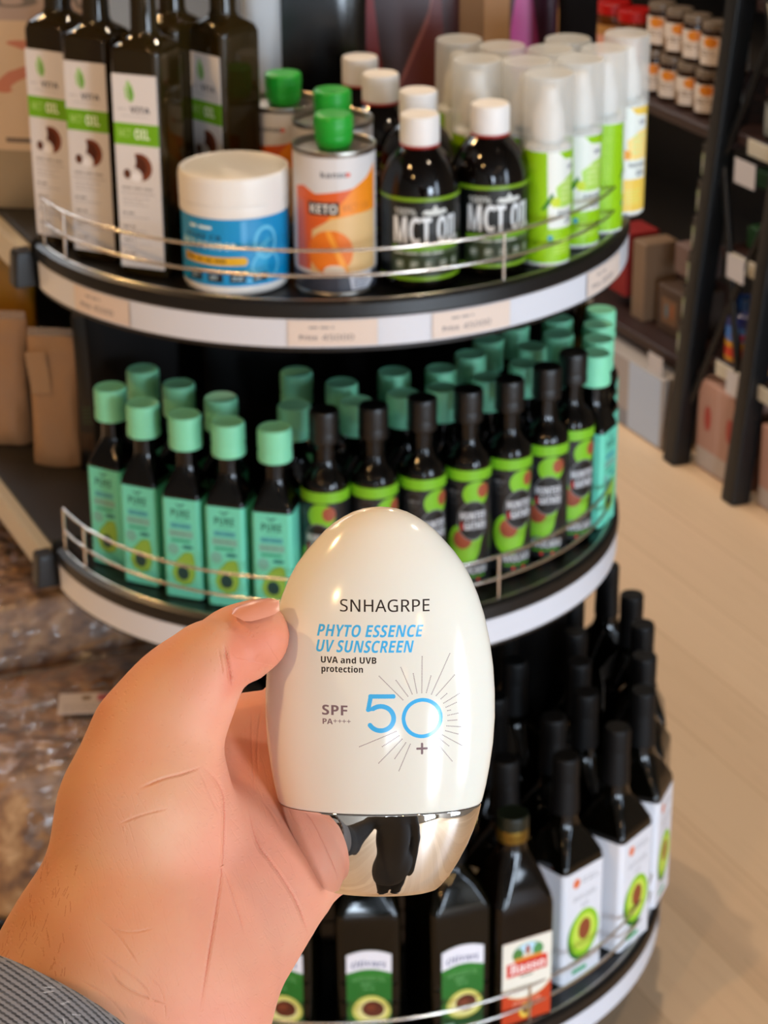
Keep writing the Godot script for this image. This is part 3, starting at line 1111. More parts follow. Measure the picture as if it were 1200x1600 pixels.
func sun_print() -> Image:
	var s := 3.0
	var im := canvas(int(380 * s), int(480 * s), Color(0.90, 0.875, 0.82))
	var q := 0.973                                         # the print lies on the near face of the bottle
	var X := func(x: float) -> float: return (600.0 + (x - 600.0) * q - 404.0) * s
	var Y := func(y: float) -> float: return (800.0 + (y - 800.0) * q - 785.0) * s
	var sq := s * q
	var ink := Color(0.2, 0.16, 0.14)
	var blue := Color(0.28, 0.69, 0.9)
	var mauve := Color(0.5, 0.4, 0.41)
	text(im, "SNHAGRPE", X.call(531.0), Y.call(930.0), 140 * sq, 19 * sq, ink)
	text(im, "PHYTO ESSENCE", X.call(495.0), Y.call(969.0), 163 * sq, 18.5 * sq, blue, true, 0.2)
	text(im, "UV SUNSCREEN", X.call(493.0), Y.call(993.0), 150 * sq, 18.5 * sq, blue, true, 0.2)
	text(im, "UVA and UVB", X.call(501.5), Y.call(1018.5), 87 * sq, 10 * sq, ink, true)
	text(im, "protection", X.call(502.5), Y.call(1032.5), 65 * sq, 10 * sq, ink, true)
	text(im, "SPF", X.call(503.5), Y.call(1094.0), 40 * sq, 15.5 * sq, mauve, true)
	text(im, "PA", X.call(504.0), Y.call(1115.5), 16 * sq, 8.5 * sq, mauve, true)
	for i in 4:
		text(im, "+", X.call(521.0 + i * 7.0), Y.call(1114.5), 6 * sq, 8.5 * sq, mauve, false)
	# the 50 and its rays
	oval(im, X.call(659.5), Y.call(1114.0), 32.0 * sq, 31.5 * sq, blue, 0.815)
	for seg in [[579, 1079, 614.5, 1079], [579.5, 1079, 575.5, 1100]]:
		stroke(im, X.call(float(seg[0])), Y.call(float(seg[1])), X.call(float(seg[2])), Y.call(float(seg[3])), 7.0 * sq, blue)
	for i in 60:
		var f := lerpf(-2.2, 2.55, i / 59.0)
		oval(im, X.call(595.0 + 20.0 * cos(f)), Y.call(1113.5 + 19.0 * sin(f)), 3.7 * sq, 3.7 * sq, blue)
	stroke(im, X.call(575.5), Y.call(1100.0), X.call(584.0), Y.call(1098.0), 6.0 * sq, blue)
	stroke(im, X.call(652.0), Y.call(1162.0), X.call(666.5), Y.call(1162.0), 3.6 * sq, mauve)
	stroke(im, X.call(659.2), Y.call(1154.5), X.call(659.2), Y.call(1169.5), 3.6 * sq, mauve)
	for ray in RAYS:
		var a := Vector2(480.0 + ray[0] / 4.0, 900.0 + ray[1] / 4.0)
		var b := Vector2(480.0 + ray[2] / 4.0, 900.0 + ray[3] / 4.0)
		var steps := maxi(2, int(a.distance_to(b) / 2.25))
		for i in steps + 1:
			var p := a.lerp(b, float(i) / steps)
			oval(im, X.call(p.x), Y.call(p.y), 0.8 * sq, 0.75 * sq, mauve)
	return im

const RAYS := [[597, 738, 450, 590], [628, 716, 555, 617], [655, 703, 585, 537], [685, 697, 662, 577], [715, 697, 717, 473], [744, 697, 772, 595], [776, 708, 891, 463], [806, 718, 920, 597], [836, 740, 872, 710], [853, 768, 952, 715], [868, 795, 932, 770], [878, 817, 895, 815], [880, 847, 942, 838], [880, 880, 935, 880], [873, 913, 960, 925], [865, 943, 943, 970], [845, 968, 968, 1045], [825, 988, 885, 1040], [803, 1005, 907, 1140], [775, 1020, 818, 1122], [643, 1018, 573, 1185], [615, 1008, 547, 1107], [592, 985, 447, 1135], [573, 963, 470, 1030], [555, 935, 328, 1032]]

# ------------------------------------------------------------------ goods
func glass(called: String, col: Color) -> StandardMaterial3D:
	return mat(called, col, 0.07, 0.0, 0.45)

func knurled_cap(r: float, y0: float, h: float, ribs := 28, groove := 0.0, dish := 0.0006) -> Mb:   # a screw cap with fine ribs round it
	var m := Mb.new()
	var rings := []
	var prof := [[r * 0.02, y0], [r * 0.97, y0], [r, y0 + 0.0015], [r, y0 + h * 0.25], [r * (1.0 - groove), y0 + h * 0.3], [r * (1.0 - groove), y0 + h * 0.36], [r, y0 + h * 0.4], [r, y0 + h * 0.88], [r * 0.97, y0 + h * 0.97], [r * 0.9, y0 + h], [r * 0.8, y0 + h - dish], [r * 0.02, y0 + h - dish]]
	var us := PackedFloat32Array()
	var vs := PackedFloat32Array()
	var n := ribs * 2
	for i in prof.size():
		var ring := PackedVector3Array()
		for j in n + 1:
			var f := -PI + TAU * j / n
			var rr: float = prof[i][0] * (1.0 - (0.018 if j % 2 == 1 and i > 5 and i < 9 else 0.0))
			ring.append(Vector3(rr * sin(f), prof[i][1], rr * cos(f)))
		rings.append(ring)
		vs.append(float(i) / prof.size())
	for j in n + 1:
		us.append(float(j) / n)
	m.grid(rings.slice(0, 2), us, vs.slice(0, 2))
	m.grid(rings.slice(1, 10), us, vs.slice(1, 10))
	m.grid(rings.slice(9), us, vs.slice(9))
	return m

func put_all(proto: Node3D, spots: Array, turns: Array, labels: Array, y: float, group: String) -> void:
	for i in spots.size():
		var at := Vector3(spots[i][0], y, spots[i][1])
		var lab: String = labels[mini(i, labels.size() - 1)]
		var turn := deg_to_rad(turns[i % turns.size()])
		if not proto.has_meta("placed"):
			proto.set_meta("placed", 1)
			proto.position = at
			proto.rotation.y = turn
			tag(proto, lab, proto.get_meta("category"), group)
		else:
			dup(proto, at, turn, lab, group)

const NTH := ["first", "second", "third", "fourth", "fifth", "sixth", "seventh", "eighth", "ninth", "tenth", "eleventh", "twelfth"]

func top_shelf() -> void:
	var y: float = SHELF[2]
	# tall square oil bottles
	var o := thing("tall_oil_bottle", "x", "bottle")
	var b := Mb.new()
	b.loft([[0.0, 1e-4, 1e-4, 1e-4], [0.0, 0.026, 0.026, 0.008, true], [0.003, 0.0285, 0.0285, 0.009], [0.236, 0.0285, 0.0285, 0.009], [0.243, 0.0268, 0.0268, 0.012], [0.248, 0.022, 0.022, 0.016], [0.252, 0.0165, 0.0165, 0.0155], [0.258, 0.0142, 0.0142, 0.0135], [0.305, 0.0132, 0.0132, 0.0128], [0.309, 0.0148, 0.0148, 0.0145], [0.318, 0.0148, 0.0148, 0.0145, true], [0.318, 1e-4, 1e-4, 1e-4]], 5)
	part("glass_body", b, glass("glass_olive", Color(0.145, 0.105, 0.025)), o)
	part("cap", knurled_cap(0.0165, 0.313, 0.03), mat("cap_dark", Color(0.03, 0.03, 0.03), 0.4), o)
	var im := canvas(160, 560, Color(0.86, 0.84, 0.83))
	var gr := Color(0.45, 0.68, 0.13)
	poly(im, [[48, 66], [44, 40], [58, 14], [74, 34], [80, 58], [74, 74], [62, 78]], Color(0.6, 0.78, 0.45))
	poly(im, [[60, 74], [58, 46], [66, 28], [76, 50], [72, 72]], Color(0.42, 0.64, 0.25))
	stroke(im, 52, 30, 60, 74, 3, Color(0.86, 0.84, 0.83))
	small_print(im, 16, 96, 44, 1, 9, 5, Color(0.76, 0.74, 0.74), 5)
	text(im, "VITA", 62, 90, 72, 17, Color(0.2, 0.2, 0.25), true)
	rect(im, 30, 116, 100, 2, Color(0.7, 0.7, 0.7))
	rect(im, 0, 138, 160, 62, gr)
	text(im, "MCT", 16, 156, 46, 22, Color(0.75, 0.87, 0.55))
	text(im, "OIL", 74, 153, 54, 28, Color(0.95, 0.97, 0.9), true)
	oval(im, 88, 262, 44, 40, Color(0.47, 0.25, 0.16))
	oval(im, 82, 260, 30, 30, Color(0.32, 0.16, 0.1))
	oval(im, 62, 290, 34, 26, Color(0.86, 0.84, 0.83))
	oval(im, 52, 244, 22, 30, Color(0.86, 0.84, 0.83))
	oval(im, 40, 284, 13, 14, Color(0.36, 0.2, 0.13))
	oval(im, 72, 292, 18, 13, Color(0.93, 0.92, 0.92))
	small_print(im, 18, 322, 120, 1, 9, 6, Color(0.64, 0.62, 0.62), 6)
	rect(im, 14, 338, 122, 3, Color(0.66, 0.64, 0.64))
	small_print(im, 20, 352, 110, 3, 10, 4, Color(0.74, 0.72, 0.72), 2)
	for k in 4:
		small_print(im, 16, 396 + k * 40, 44, 1, 9, 6, Color(0.57, 0.55, 0.55), k + 20)
		small_print(im, 16, 409 + k * 40, 100, 1, 9, 3, Color(0.68, 0.66, 0.66), k + 4)
	var l := Mb.new()
	l.box(0.051, 0.206, 0.0012, 0.0004, -1, 1, Vector3(0, 0.010, 0.0288))
	for i in l.v.size():
		l.t[i] = Vector2(l.v[i].x / 0.051 + 0.5, 1.0 - (l.v[i].y - 0.010) / 0.206)
	part("front_label", l, tex_mat("label_tall", im, 0.55, 0.3), o)
	put_all(o, [[-0.281, 0.112], [-0.234, 0.166], [-0.178, 0.224], [-0.158, 0.122], [-0.103, 0.138]], [-30, -25, -22, -40, -46], [
		"tall olive oil bottle with white label, leftmost of the front three on the top shelf", "tall olive oil bottle with white label, middle of the front three", "tall olive oil bottle with white label beside the blue and white tub",
		"tall dark oil bottle standing behind the third white-labelled one", "tall oil bottle with amber shine standing behind the blue tub"], y, "tall oil bottles on the top shelf")
	tub(Vector3(-0.089, y, 0.267))
	cans(y)
	mct_bottles(y)
	sprays(y)

func wrap_label(r: float, y0: float, y1: float, m := 8) -> Mb:
	var l := Mb.new()
	l.lathe([[r, y0], [r, y1]], m)
	return l

func tub(at: Vector3) -> void:
	var o := thing("supplement_tub", "round white tub with bright blue wrap label on the top shelf", "tub", at, deg_to_rad(-8))
	var b := Mb.new()
	b.lathe([[1e-4, 0.0], [0.048, 0.0], [0.0535, 0.003], [0.0555, 0.009], [0.0555, 0.086, true], [0.05, 0.088, true], [1e-4, 0.088]], 12)
	var wm := mat("tub_white", Color(0.9, 0.885, 0.86), 0.35)
	part("body", b, wm, o)
	var d := Mb.new()
	d.lathe([[1e-4, 0.084], [0.0565, 0.084, true], [0.0572, 0.085], [0.0572, 0.0955], [0.0562, 0.0965, true], [0.0575, 0.0975, true], [0.0578, 0.12], [0.0566, 0.1252], [0.0545, 0.1262], [0.053, 0.1252], [0.051, 0.1246, true], [1e-4, 0.1246]], 12)
	part("lid", d, wm, o)
	var im := canvas(1536, 320, Color(0.0, 0.55, 0.78))
	var lt := Color(0.4, 0.76, 0.9)
	for k in 6:
		stroke(im, 880 + k * 16, 300, 920 + k * 10, 150 - k * 12, 9, Color(0.2, 0.66, 0.85))
	oval(im, 960, 120, 60, 80, lt, 0.78)
	stroke(im, 905, 150, 985, 108, 8, lt)
	oval(im, 960, 232, 74, 70, lt, 0.86)
	oval(im, 880, 270, 34, 30, lt, 0.75)
	rect(im, 842, 10, 26, 130, Color(0.32, 0.66, 0.87))
	small_print(im, 580, 38, 140, 1, 12, 14, Color(0.86, 0.94, 0.96), 4)
	text(im, "PURE C8", 560, 78, 190, 24, Color(0.03, 0.22, 0.32), true)
	text(im, "MCT POWDER", 520, 112, 300, 34, Color(0.78, 0.91, 0.94), true)
	rect(im, 530, 180, 320, 40, Color(0.88, 0.67, 0.1))
	oval(im, 850, 200, 20, 20, Color(0.88, 0.67, 0.1))
	small_print(im, 548, 193, 290, 1, 12, 13, Color(0.5, 0.38, 0.1), 8)
	for k in 4:
		rect(im, 575 + k * 105, 262, 74, 40, Color(0.04, 0.1, 0.14))
		small_print(im, 588 + k * 105, 272, 50, 2, 11, 7, Color(0.7, 0.8, 0.83), k + 30)
	small_print(im, 60, 40, 340, 18, 14, 5, Color(0.6, 0.83, 0.92), 9)
	small_print(im, 1150, 40, 330, 18, 14, 5, Color(0.6, 0.83, 0.92), 10)
	part("wrap_label", wrap_label(0.0559, 0.0125, 0.0838, 12), tex_mat("label_tub", im, 0.35), o)

func cans(y: float) -> void:
	var o := thing("oil_can", "x", "can")
	var b := Mb.new()
	b.lathe([[1e-4, 0.0], [0.042, 0.0, true], [0.0432, 0.001], [0.0432, 0.003], [0.0422, 0.0045, true], [0.0422, 0.147, true], [0.0432, 0.1485], [0.0432, 0.152], [0.0418, 0.1525], [0.0408, 0.150, true], [0.0405, 0.146, true], [0.017, 0.149], [1e-4, 0.149]], 10)
	part("tin_body", b, mat("tin", Color(0.62, 0.6, 0.57), 0.3, 1.0), o)
	var c := Mb.new()
	c.lathe([[1e-4, 0.149], [0.0165, 0.149, true], [0.0182, 0.152], [0.0194, 0.158], [0.0196, 0.160], [0.0188, 0.161], [0.0197, 0.162], [0.0202, 0.171], [0.0202, 0.1735], [0.0194, 0.1745], [0.0202, 0.1755], [0.0202, 0.179], [0.019, 0.1815], [0.016, 0.1822, true], [1e-4, 0.1815]], 8)
	part("screw_cap", c, mat("cap_green", Color(0.09, 0.62, 0.16), 0.42), o)
	var w := 1024
	var im := canvas(w, 560, Color(0.83, 0.82, 0.82))
	for k in 2:
		var x := k * 512 - 0
		poly(im, [[x + 60, 132], [x + 110, 120], [x + 170, 150], [x + 250, 140], [x + 320, 128], [x + 390, 90], [x + 446, 40], [x + 446, 470], [x + 60, 470]], Color(0.93, 0.55, 0.1))
		poly(im, [[x + 60, 132], [x + 110, 120], [x + 160, 150], [x + 230, 140], [x + 320, 130], [x + 240, 220], [x + 180, 300], [x + 150, 470], [x + 60, 470]], Color(0.85, 0.36, 0.12))
		poly(im, [[x + 60, 170], [x + 110, 190], [x + 120, 470], [x + 60, 470]], Color(0.78, 0.4, 0.33))
		poly(im, [[x + 150, 300], [x + 230, 250], [x + 330, 235], [x + 446, 232], [x + 446, 480], [x + 140, 480]], Color(0.86, 0.72, 0.5))
		oval(im, x + 225, 390, 92, 92, Color(0.9, 0.46, 0.09))
		poly(im, [[x + 205, 300], [x + 225, 300], [x + 300, 470], [x + 275, 480]], Color(0.95, 0.62, 0.2))
		oval(im, x + 240, 470, 44, 26, Color(0.9, 0.84, 0.76))
		text(im, "kanso", x + 190, 56, 108, 24, Color(0.25, 0.27, 0.32), true)
		oval(im, x + 300, 70, 9, 9, Color(0.85, 0.3, 0.2))
		rect(im, x + 134, 182, 128, 54, Color(0.12, 0.12, 0.12))
		text(im, "KETO", x + 142, 190, 112, 38, Color(0.93, 0.91, 0.88), true)
		text(im, "MCT OIL", x + 276, 192, 130, 28, Color(0.75, 0.42, 0.12))
		rect(im, x, 486, 512, 74, Color(0.2, 0.21, 0.25))
		poly(im, [[x + 300, 490], [x + 410, 480], [x + 424, 530], [x + 390, 556], [x + 310, 552]], Color(0.75, 0.75, 0.78))
		small_print(im, x + 318, 496, 84, 5, 11, 5, Color(0.35, 0.35, 0.4), 3)
	part("wrap_label", wrap_label(0.0425, 0.005, 0.1465, 10), tex_mat("label_can", im, 0.4), o)
	put_all(o, [[0.015, 0.279], [0.012, 0.176], [-0.043, 0.099]], [95, 60, 75], ["orange and white oil can with green cap at the front of the top shelf", "green-capped oil can directly behind the front orange can", "rearmost green-capped oil can, behind the blue tub"], y, "green-capped oil cans")

func mct_bottles(y: float) -> void:
	var o := thing("supplement_bottle", "x", "bottle")
	var b := Mb.new()
	b.lathe([[1e-4, 0.0], [0.036, 0.0], [0.0405, 0.003], [0.0413, 0.008], [0.0413, 0.1], [0.0405, 0.108], [0.0375, 0.119], [0.032, 0.130], [0.0245, 0.139], [0.0195, 0.1435], [0.0185, 0.1455, true], [0.0185, 0.15], [1e-4, 0.15]], 10)
	part("glass_body", b, glass("glass_brown", Color(0.022, 0.012, 0.007)), o)
	var rg := Mb.new()
	rg.lathe([[0.0185, 0.1448], [0.0205, 0.1452], [0.0205, 0.1478], [0.0185, 0.148]], 8)
	part("seal_ring", rg, mat("seal_red", Color(0.6, 0.12, 0.08), 0.4), o)
	part("screw_cap", knurled_cap(0.0205, 0.148, 0.0295, 32), mat("cap_white", Color(0.88, 0.87, 0.86), 0.45), o)
	var im := canvas(1024, 350, Color(0.035, 0.05, 0.045))
	var lime := Color(0.45, 0.6, 0.1)
	rect(im, 0, 0, 1024, 16, lime)
	rect(im, 0, 334, 1024, 16, lime)
	var x := 382.0
	text(im, "100%", x, 44, 96, 30, Color(0.75, 0.77, 0.76), true)
	poly(im, [[x + 118, 66], [x + 130, 50], [x + 160, 52], [x + 174, 30], [x + 190, 52], [x + 220, 48], [x + 230, 66], [x + 190, 74], [x + 150, 74]], Color(0.8, 0.82, 0.81))
	text(im, "MCT", x - 4, 80, 160, 112, Color(0.87, 0.89, 0.9), true, 0.0, "Droid Sans", 3)
	text(im, "OIL", x + 182, 80, 108, 112, Color(0.87, 0.89, 0.9), true, 0.0, "Droid Sans", 3)
	rect(im, x - 10, 204, 310, 20, Color(0.42, 0.62, 0.1))
	rect(im, x - 10, 226, 310, 16, Color(0.3, 0.36, 0.25))
	small_print(im, x, 229, 280, 1, 9, 9, Color(0.66, 0.68, 0.63), 7)
	rect(im, x - 16, 246, 322, 84, Color(0.15, 0.2, 0.1))
	for k in 5:
		oval(im, x + 26 + k * 62, 284, 22, 26, Color(0.35, 0.4, 0.33))
		small_print(im, x + 12 + k * 62, 272, 30, 2, 12, 8, Color(0.72, 0.75, 0.71), k + 40)
	small_print(im, 130, 60, 200, 18, 14, 4, Color(0.3, 0.35, 0.33), 4)
	small_print(im, 760, 60, 220, 18, 14, 4, Color(0.3, 0.35, 0.33), 5)
	part("wrap_label", wrap_label(0.0417, 0.012, 0.1, 12), tex_mat("label_mct", im, 0.3), o)
	put_all(o, [[0.103, 0.264], [0.177, 0.222], [0.103, 0.164], [0.063, 0.086], [0.040, -0.006 + 0.01]], [6, 12, 10, 0, 0], ["black supplement bottle with white cap beside the orange can", "black supplement bottle with white cap beside the lime spray bottles", "white-capped bottle hidden directly behind the front black supplement bottle", "white-capped bottle just behind the green caps", "rearmost white-capped bottle, behind the green caps"], y, "black supplement bottles")

func sprays(y: float) -> void:
	var o := thing("spray_oil_bottle", "x", "bottle")
	var b := Mb.new()
	b.lathe([[1e-4, 0.0], [0.023, 0.0], [0.0255, 0.003, true], [0.0255, 0.126], [0.0245, 0.1285], [0.021, 0.131], [0.0125, 0.133, true], [0.0125, 0.138, true], [1e-4, 0.138]], 8)
	part("can_body", b, mat("spray_white", Color(0.85, 0.87, 0.86), 0.35), o)
	var nz := Mb.new()
	nz.lathe([[1e-4, 0.137], [0.017, 0.137, true], [0.0175, 0.139], [0.0165, 0.16], [0.0125, 0.172], [0.0105, 0.176], [0.0098, 0.188], [0.0085, 0.19, true], [1e-4, 0.19]], 6)
	part("nozzle", nz, mat("nozzle_white", Color(0.9, 0.89, 0.87), 0.4), o)
	var cp := Mb.new()
	cp.lathe([[0.0262, 0.1275], [0.0264, 0.1275, true], [0.026, 0.2], [0.0255, 0.2045], [0.0242, 0.2055], [0.023, 0.2047, true], [1e-4, 0.2045]], 10)
	var cm := mat("cap_clear", Color(0.86, 0.86, 0.84, 0.42), 0.3)
	cm.transparency = BaseMaterial3D.TRANSPARENCY_ALPHA
	part("clear_cap", cp, cm, o)
	var mats_l := []
	for v in 2:
		var lime: Color = [Color(0.56, 0.76, 0.05), Color(0.9, 0.76, 0.32)][v]
		var im := canvas(640, 480, lime)
		var wh := Color(0.87, 0.89, 0.86)
		poly(im, [[250, 0], [300, 0], [330, 30], [400, 40], [400, 330], [260, 330]], wh)
		poly(im, [[290, 150], [350, 110], [400, 100], [400, 240], [300, 240]], [Color(0.66, 0.82, 0.35), Color(0.93, 0.82, 0.5)][v])
		poly(im, [[225, 250], [275, 170], [285, 200], [245, 245]], Color(0.15, 0.45, 0.12))
		oval(im, 290, 215, 22, 22, [Color(0.75, 0.82, 0.1), Color(0.9, 0.6, 0.1)][v])
		text(im, "100%", 345, 60, 44, 20, Color(0.35, 0.36, 0.45), true)
		small_print(im, 318, 128, 76, 4, 24, 10, Color(0.8, 0.88, 0.6), 12)
		text(im, "Avocado", 300, 252, 96, 22, Color(0.25, 0.28, 0.33), true)
		text(im, "Oil", 340, 290, 50, 26, Color(0.2, 0.22, 0.3), true)
		small_print(im, 290, 380, 100, 5, 14, 4, Color(0.8, 0.9, 0.5), 3)
		oval(im, 270, 370, 12, 12, Color(0.2, 0.55, 0.7))
		small_print(im, 60, 60, 130, 22, 16, 3, lime.lightened(0.3), 6)
		mats_l.append(tex_mat("label_spray_%d" % v, im, 0.3))
	part("wrap_label", wrap_label(0.0258, 0.0065, 0.1265, 8), mats_l[0], o)
	var spots := [[0.239, 0.206], [0.276, 0.143], [0.306, 0.093], [0.338, 0.020], [0.166, 0.140], [0.219, 0.150], [0.150, 0.044], [0.196, 0.078], [0.270, 0.046], [0.247, 0.096]]
	var turns := [34, 22, 100, 20, 10, 20, 0, 30, 60, 20]
	var labels := []
	for k in 10:
		labels.append(["lime spray oil bottle with clear cap beside the black supplement bottles", "second lime spray oil bottle along the rail", "third lime spray oil bottle along the rail, its plain side showing", "yellow-labelled spray oil bottle at the far right of the top shelf"][k] if k < 4 else ["clear-capped spray bottle behind the right black supplement bottle", "clear-capped spray bottle, second from left behind the front one", "clear-capped spray bottle at the back left of its cluster", "clear-capped spray bottle in the back middle of its cluster", "clear-capped spray bottle at the back right of its cluster", "clear-capped spray bottle in the very middle of its cluster"][k - 4])
	put_all(o, spots, turns, labels, y, "spray oil bottles on the top shelf")
	for ch in get_children():
		if ch.has_meta("label") and str(ch.get_meta("label")).begins_with("yellow-labelled spray"):
			for p in ch.get_children():
				if str(p.name).begins_with("wrap_label"):
					p.material_override = mats_l[1]

func middle_shelf() -> void:
	var y: float = SHELF[1]
	var o := thing("square_oil_bottle", "x", "bottle")
	var b := Mb.new()
	b.loft([[0.0, 1e-4, 1e-4, 1e-4], [0.0, 0.0205, 0.0205, 0.004, true], [0.002, 0.0225, 0.0225, 0.005], [0.121, 0.0225, 0.0225, 0.005], [0.128, 0.0215, 0.0215, 0.006], [0.142, 0.0165, 0.0165, 0.010], [0.150, 0.0135, 0.0135, 0.0125], [0.158, 0.0122, 0.0122, 0.0122], [0.18, 0.0118, 0.0118, 0.0118, true], [0.18, 1e-4, 1e-4, 1e-4]], 4)
	part("glass_body", b, glass("glass_black", Color(0.012, 0.009, 0.006)), o)
	part("screw_cap", knurled_cap(0.0187, 0.176, 0.037, 30, 0.04), mat("cap_mint", Color(0.50, 0.84, 0.68), 0.5), o)
	var mint := Color(0.42, 0.83, 0.72)
	var im := canvas(640, 420, mint)
	var dk := Color(0.05, 0.33, 0.28)
	for k in 4:
		var x := k * 160.0 - 0.0
		if k % 2 == 0:                                      # the printed faces look front and back
			x = 240.0 if k == 0 else -80.0
			poly(im, [[x + 58, 18], [x + 76, 34], [x + 74, 22]], dk)
			poly(im, [[x + 78, 36], [x + 80, 22], [x + 104, 16]], dk)
			text(im, "PURE", x + 38, 44, 84, 32, dk, true)
			rect(im, x + 50, 86, 60, 3, Color(0.2, 0.6, 0.48))
			rect(im, x + 34, 102, 92, 22, Color(0.3, 0.66, 0.68))
			small_print(im, x + 40, 108, 80, 1, 9, 9, Color(0.22, 0.56, 0.58), 4)
			rect(im, x + 26, 132, 106, 30, Color(0.47, 0.68, 0.62))
			small_print(im, x + 36, 143, 88, 1, 9, 7, Color(0.4, 0.62, 0.56), 5)
			rect(im, x + 34, 170, 86, 12, Color(0.2, 0.62, 0.48))
			oval(im, x + 42, 214, 24, 24, Color(0.45, 0.7, 0.64))
			oval(im, x + 106, 200, 24, 8, Color(0.05, 0.42, 0.4))
			for g in [[0, Color(0.4, 0.68, 0.28)], [6, Color(0.55, 0.72, 0.27)]]:
				var s: float = g[0]
				poly(im, [[x + 88, 226 + s], [x + 112, 218 + s], [x + 130 - s, 224], [x + 138 - s, 262], [x + 136 - s, 320 - s], [x + 120, 356 - s], [x + 82, 368 - s], [x + 46 + s, 352], [x + 32 + s, 318], [x + 44 + s, 272]], g[1])
			oval(im, x + 82, 314, 27, 29, Color(0.02, 0.24, 0.24))
	im.fill_rect(Rect2i(600, 0, 40, 420), mint)
	var l := Mb.new()
	l.loft([[0.002, 0.0229, 0.0229, 0.0053], [0.1215, 0.0229, 0.0229, 0.0053]], 4)
	part("wrap_label", l, tex_mat("label_mint", im, 0.4), o)
	var sp := [[-0.242, 0.164], [-0.201, 0.214], [-0.152, 0.249], [-0.104, 0.271], [-0.053, 0.288]]
	var labs := []
	for i in 5:
		labs.append("mint-capped square bottle, %s from left in the front row of the middle shelf" % NTH[i])
	put_all(o, sp, [-30, -24, -20, -16, -13], labs, y, "front row of mint-capped bottles")
	put_all(o, [[-0.211, 0.107], [-0.166, 0.155], [-0.116, 0.198]], [-25, -20, -15], ["mint-capped bottle in the second row at far left, behind the front row", "mint-capped bottle, middle of the left three in the second row", "mint-capped bottle, rightmost of the left three in the second row"], y, "mint-capped bottles behind the front row")
	put_all(o, [[-0.035, 0.119], [-0.034, 0.223], [0.017, 0.155], [0.034, 0.212], [0.076, 0.121], [0.086, 0.189], [0.130, 0.112], [0.129, 0.172]], [-5, -3, 0, 2, 5, 7, 10, 12], [
		"high mint cap at back centre, above the fifth front mint bottle", "mint-capped bottle between the mint row and the first black-capped bottle", "mint-capped bottle behind the gap of the first two black caps", "mint-capped bottle squeezed behind the second black cap",
		"mint-capped bottle at the back, above the third black cap", "mint-capped bottle just behind the third black cap", "mint-capped bottle at the back, left of the fourth black cap", "mint-capped bottle just behind the fourth black cap's left"], y, "mint-capped bottles behind the front row")
	put_all(o, [[0.165, 0.066], [0.181, 0.140], [0.188, 0.014], [0.221, -0.033], [0.237, 0.040], [0.226, 0.097], [0.272, -0.002], [0.275, -0.058]], [12, 15, 16, 18, 20, 20, 25, 25], [
		"mint-capped bottle behind and above the fourth black cap", "mint-capped bottle between the fourth and fifth black caps", "mint-capped bottle under the shelf edge, above the fifth black cap", "rear mint-capped bottle half hidden by the top shelf edge",
		"mint-capped bottle behind the sixth black cap, upper one", "mint-capped bottle behind the fifth and sixth black caps, lower one", "mint-capped bottle left of the last black cap, lower one", "mint-capped bottle left of the last black cap, upper one"], y, "mint-capped bottles behind the front row")
	put_all(o, [[0.330, -0.090], [0.322, -0.036], [0.318, 0.015], [0.310, 0.064]], [78, 74, 70, 62], ["mint-capped bottle, farthest of four at the right end of the rail", "mint-capped bottle, third of four at the right end of the rail", "mint-capped bottle, second of four at the right end of the rail", "mint-capped bottle right after the last black-capped bottle"], y, "mint-capped bottles at the right end")
	# round bottles with black caps
	var q := thing("round_oil_bottle", "x", "bottle")
	var rb := Mb.new()
	rb.lathe([[1e-4, 0.0], [0.0235, 0.0], [0.0262, 0.003], [0.0265, 0.007], [0.0265, 0.145], [0.0258, 0.150], [0.023, 0.156], [0.0175, 0.162], [0.0138, 0.168], [0.0125, 0.176], [0.0122, 0.2, true], [1e-4, 0.2]], 8)
	part("glass_body", rb, glass("glass_black", Color.BLACK), q)
	part("screw_cap", knurled_cap(0.0165, 0.194, 0.036, 26, 0.03), mat("cap_black", Color(0.02, 0.02, 0.022), 0.38), q)
	var bi := canvas(1024, 640, Color(0.085, 0.09, 0.095))
	var lime := Color(0.47, 0.72, 0.13)
	rect(bi, 0, 0, 1024, 58, lime)
	for k in 2:
		var x := 512.0 * k
		oval(bi, x + 148, 130, 62, 62, Color(0.28, 0.29, 0.3), 0.93)
		small_print(bi, x + 108, 116, 80, 1, 9, 15, Color(0.4, 0.41, 0.42), 4)
		small_print(bi, x + 112, 142, 72, 2, 12, 4, Color(0.36, 0.37, 0.38), 7)
		oval(bi, x + 310, 132, 96, 70, lime)
		oval(bi, x + 362, 118, 46, 40, Color(0.6, 0.3, 0.2))
		avocado(bi, x + 222, 420, 120, 0.65, lime, lime, Color(0.5, 0.73, 0.2), Color(0.58, 0.28, 0.19), 0.01)
		oval(bi, x + 214, 388, 66, 54, Color(0.6, 0.3, 0.21))
		oval(bi, x + 290, 282, 112, 112, Color(0.45, 0.46, 0.47))
		oval(bi, x + 290, 282, 106, 106, Color(0.12, 0.13, 0.14))
		oval(bi, x + 290, 282, 90, 92, Color(0.03, 0.04, 0.05))
		text(bi, "HUNTER", x + 198, 232, 186, 44, Color(0.8, 0.81, 0.83), true, 0.0, "Droid Sans", 2)
		text(bi, "GATHER", x + 226, 288, 160, 44, Color(0.8, 0.81, 0.83), true, 0.0, "Droid Sans", 2)
		text(bi, "&", x + 198, 288, 28, 44, Color(0.75, 0.15, 0.1), true)
		small_print(bi, x + 190, 521, 190, 1, 9, 11, Color(0.46, 0.47, 0.48), 5)
		text(bi, "AVOCADO", x + 172, 542, 226, 42, Color(0.8, 0.81, 0.82), true, 0.0, "Droid Sans", 2)
		rect(bi, x + 182, 594, 200, 14, Color(0.28, 0.5, 0.12))
		oval(bi, x + 250, 622, 12, 10, Color(0.75, 0.2, 0.15))
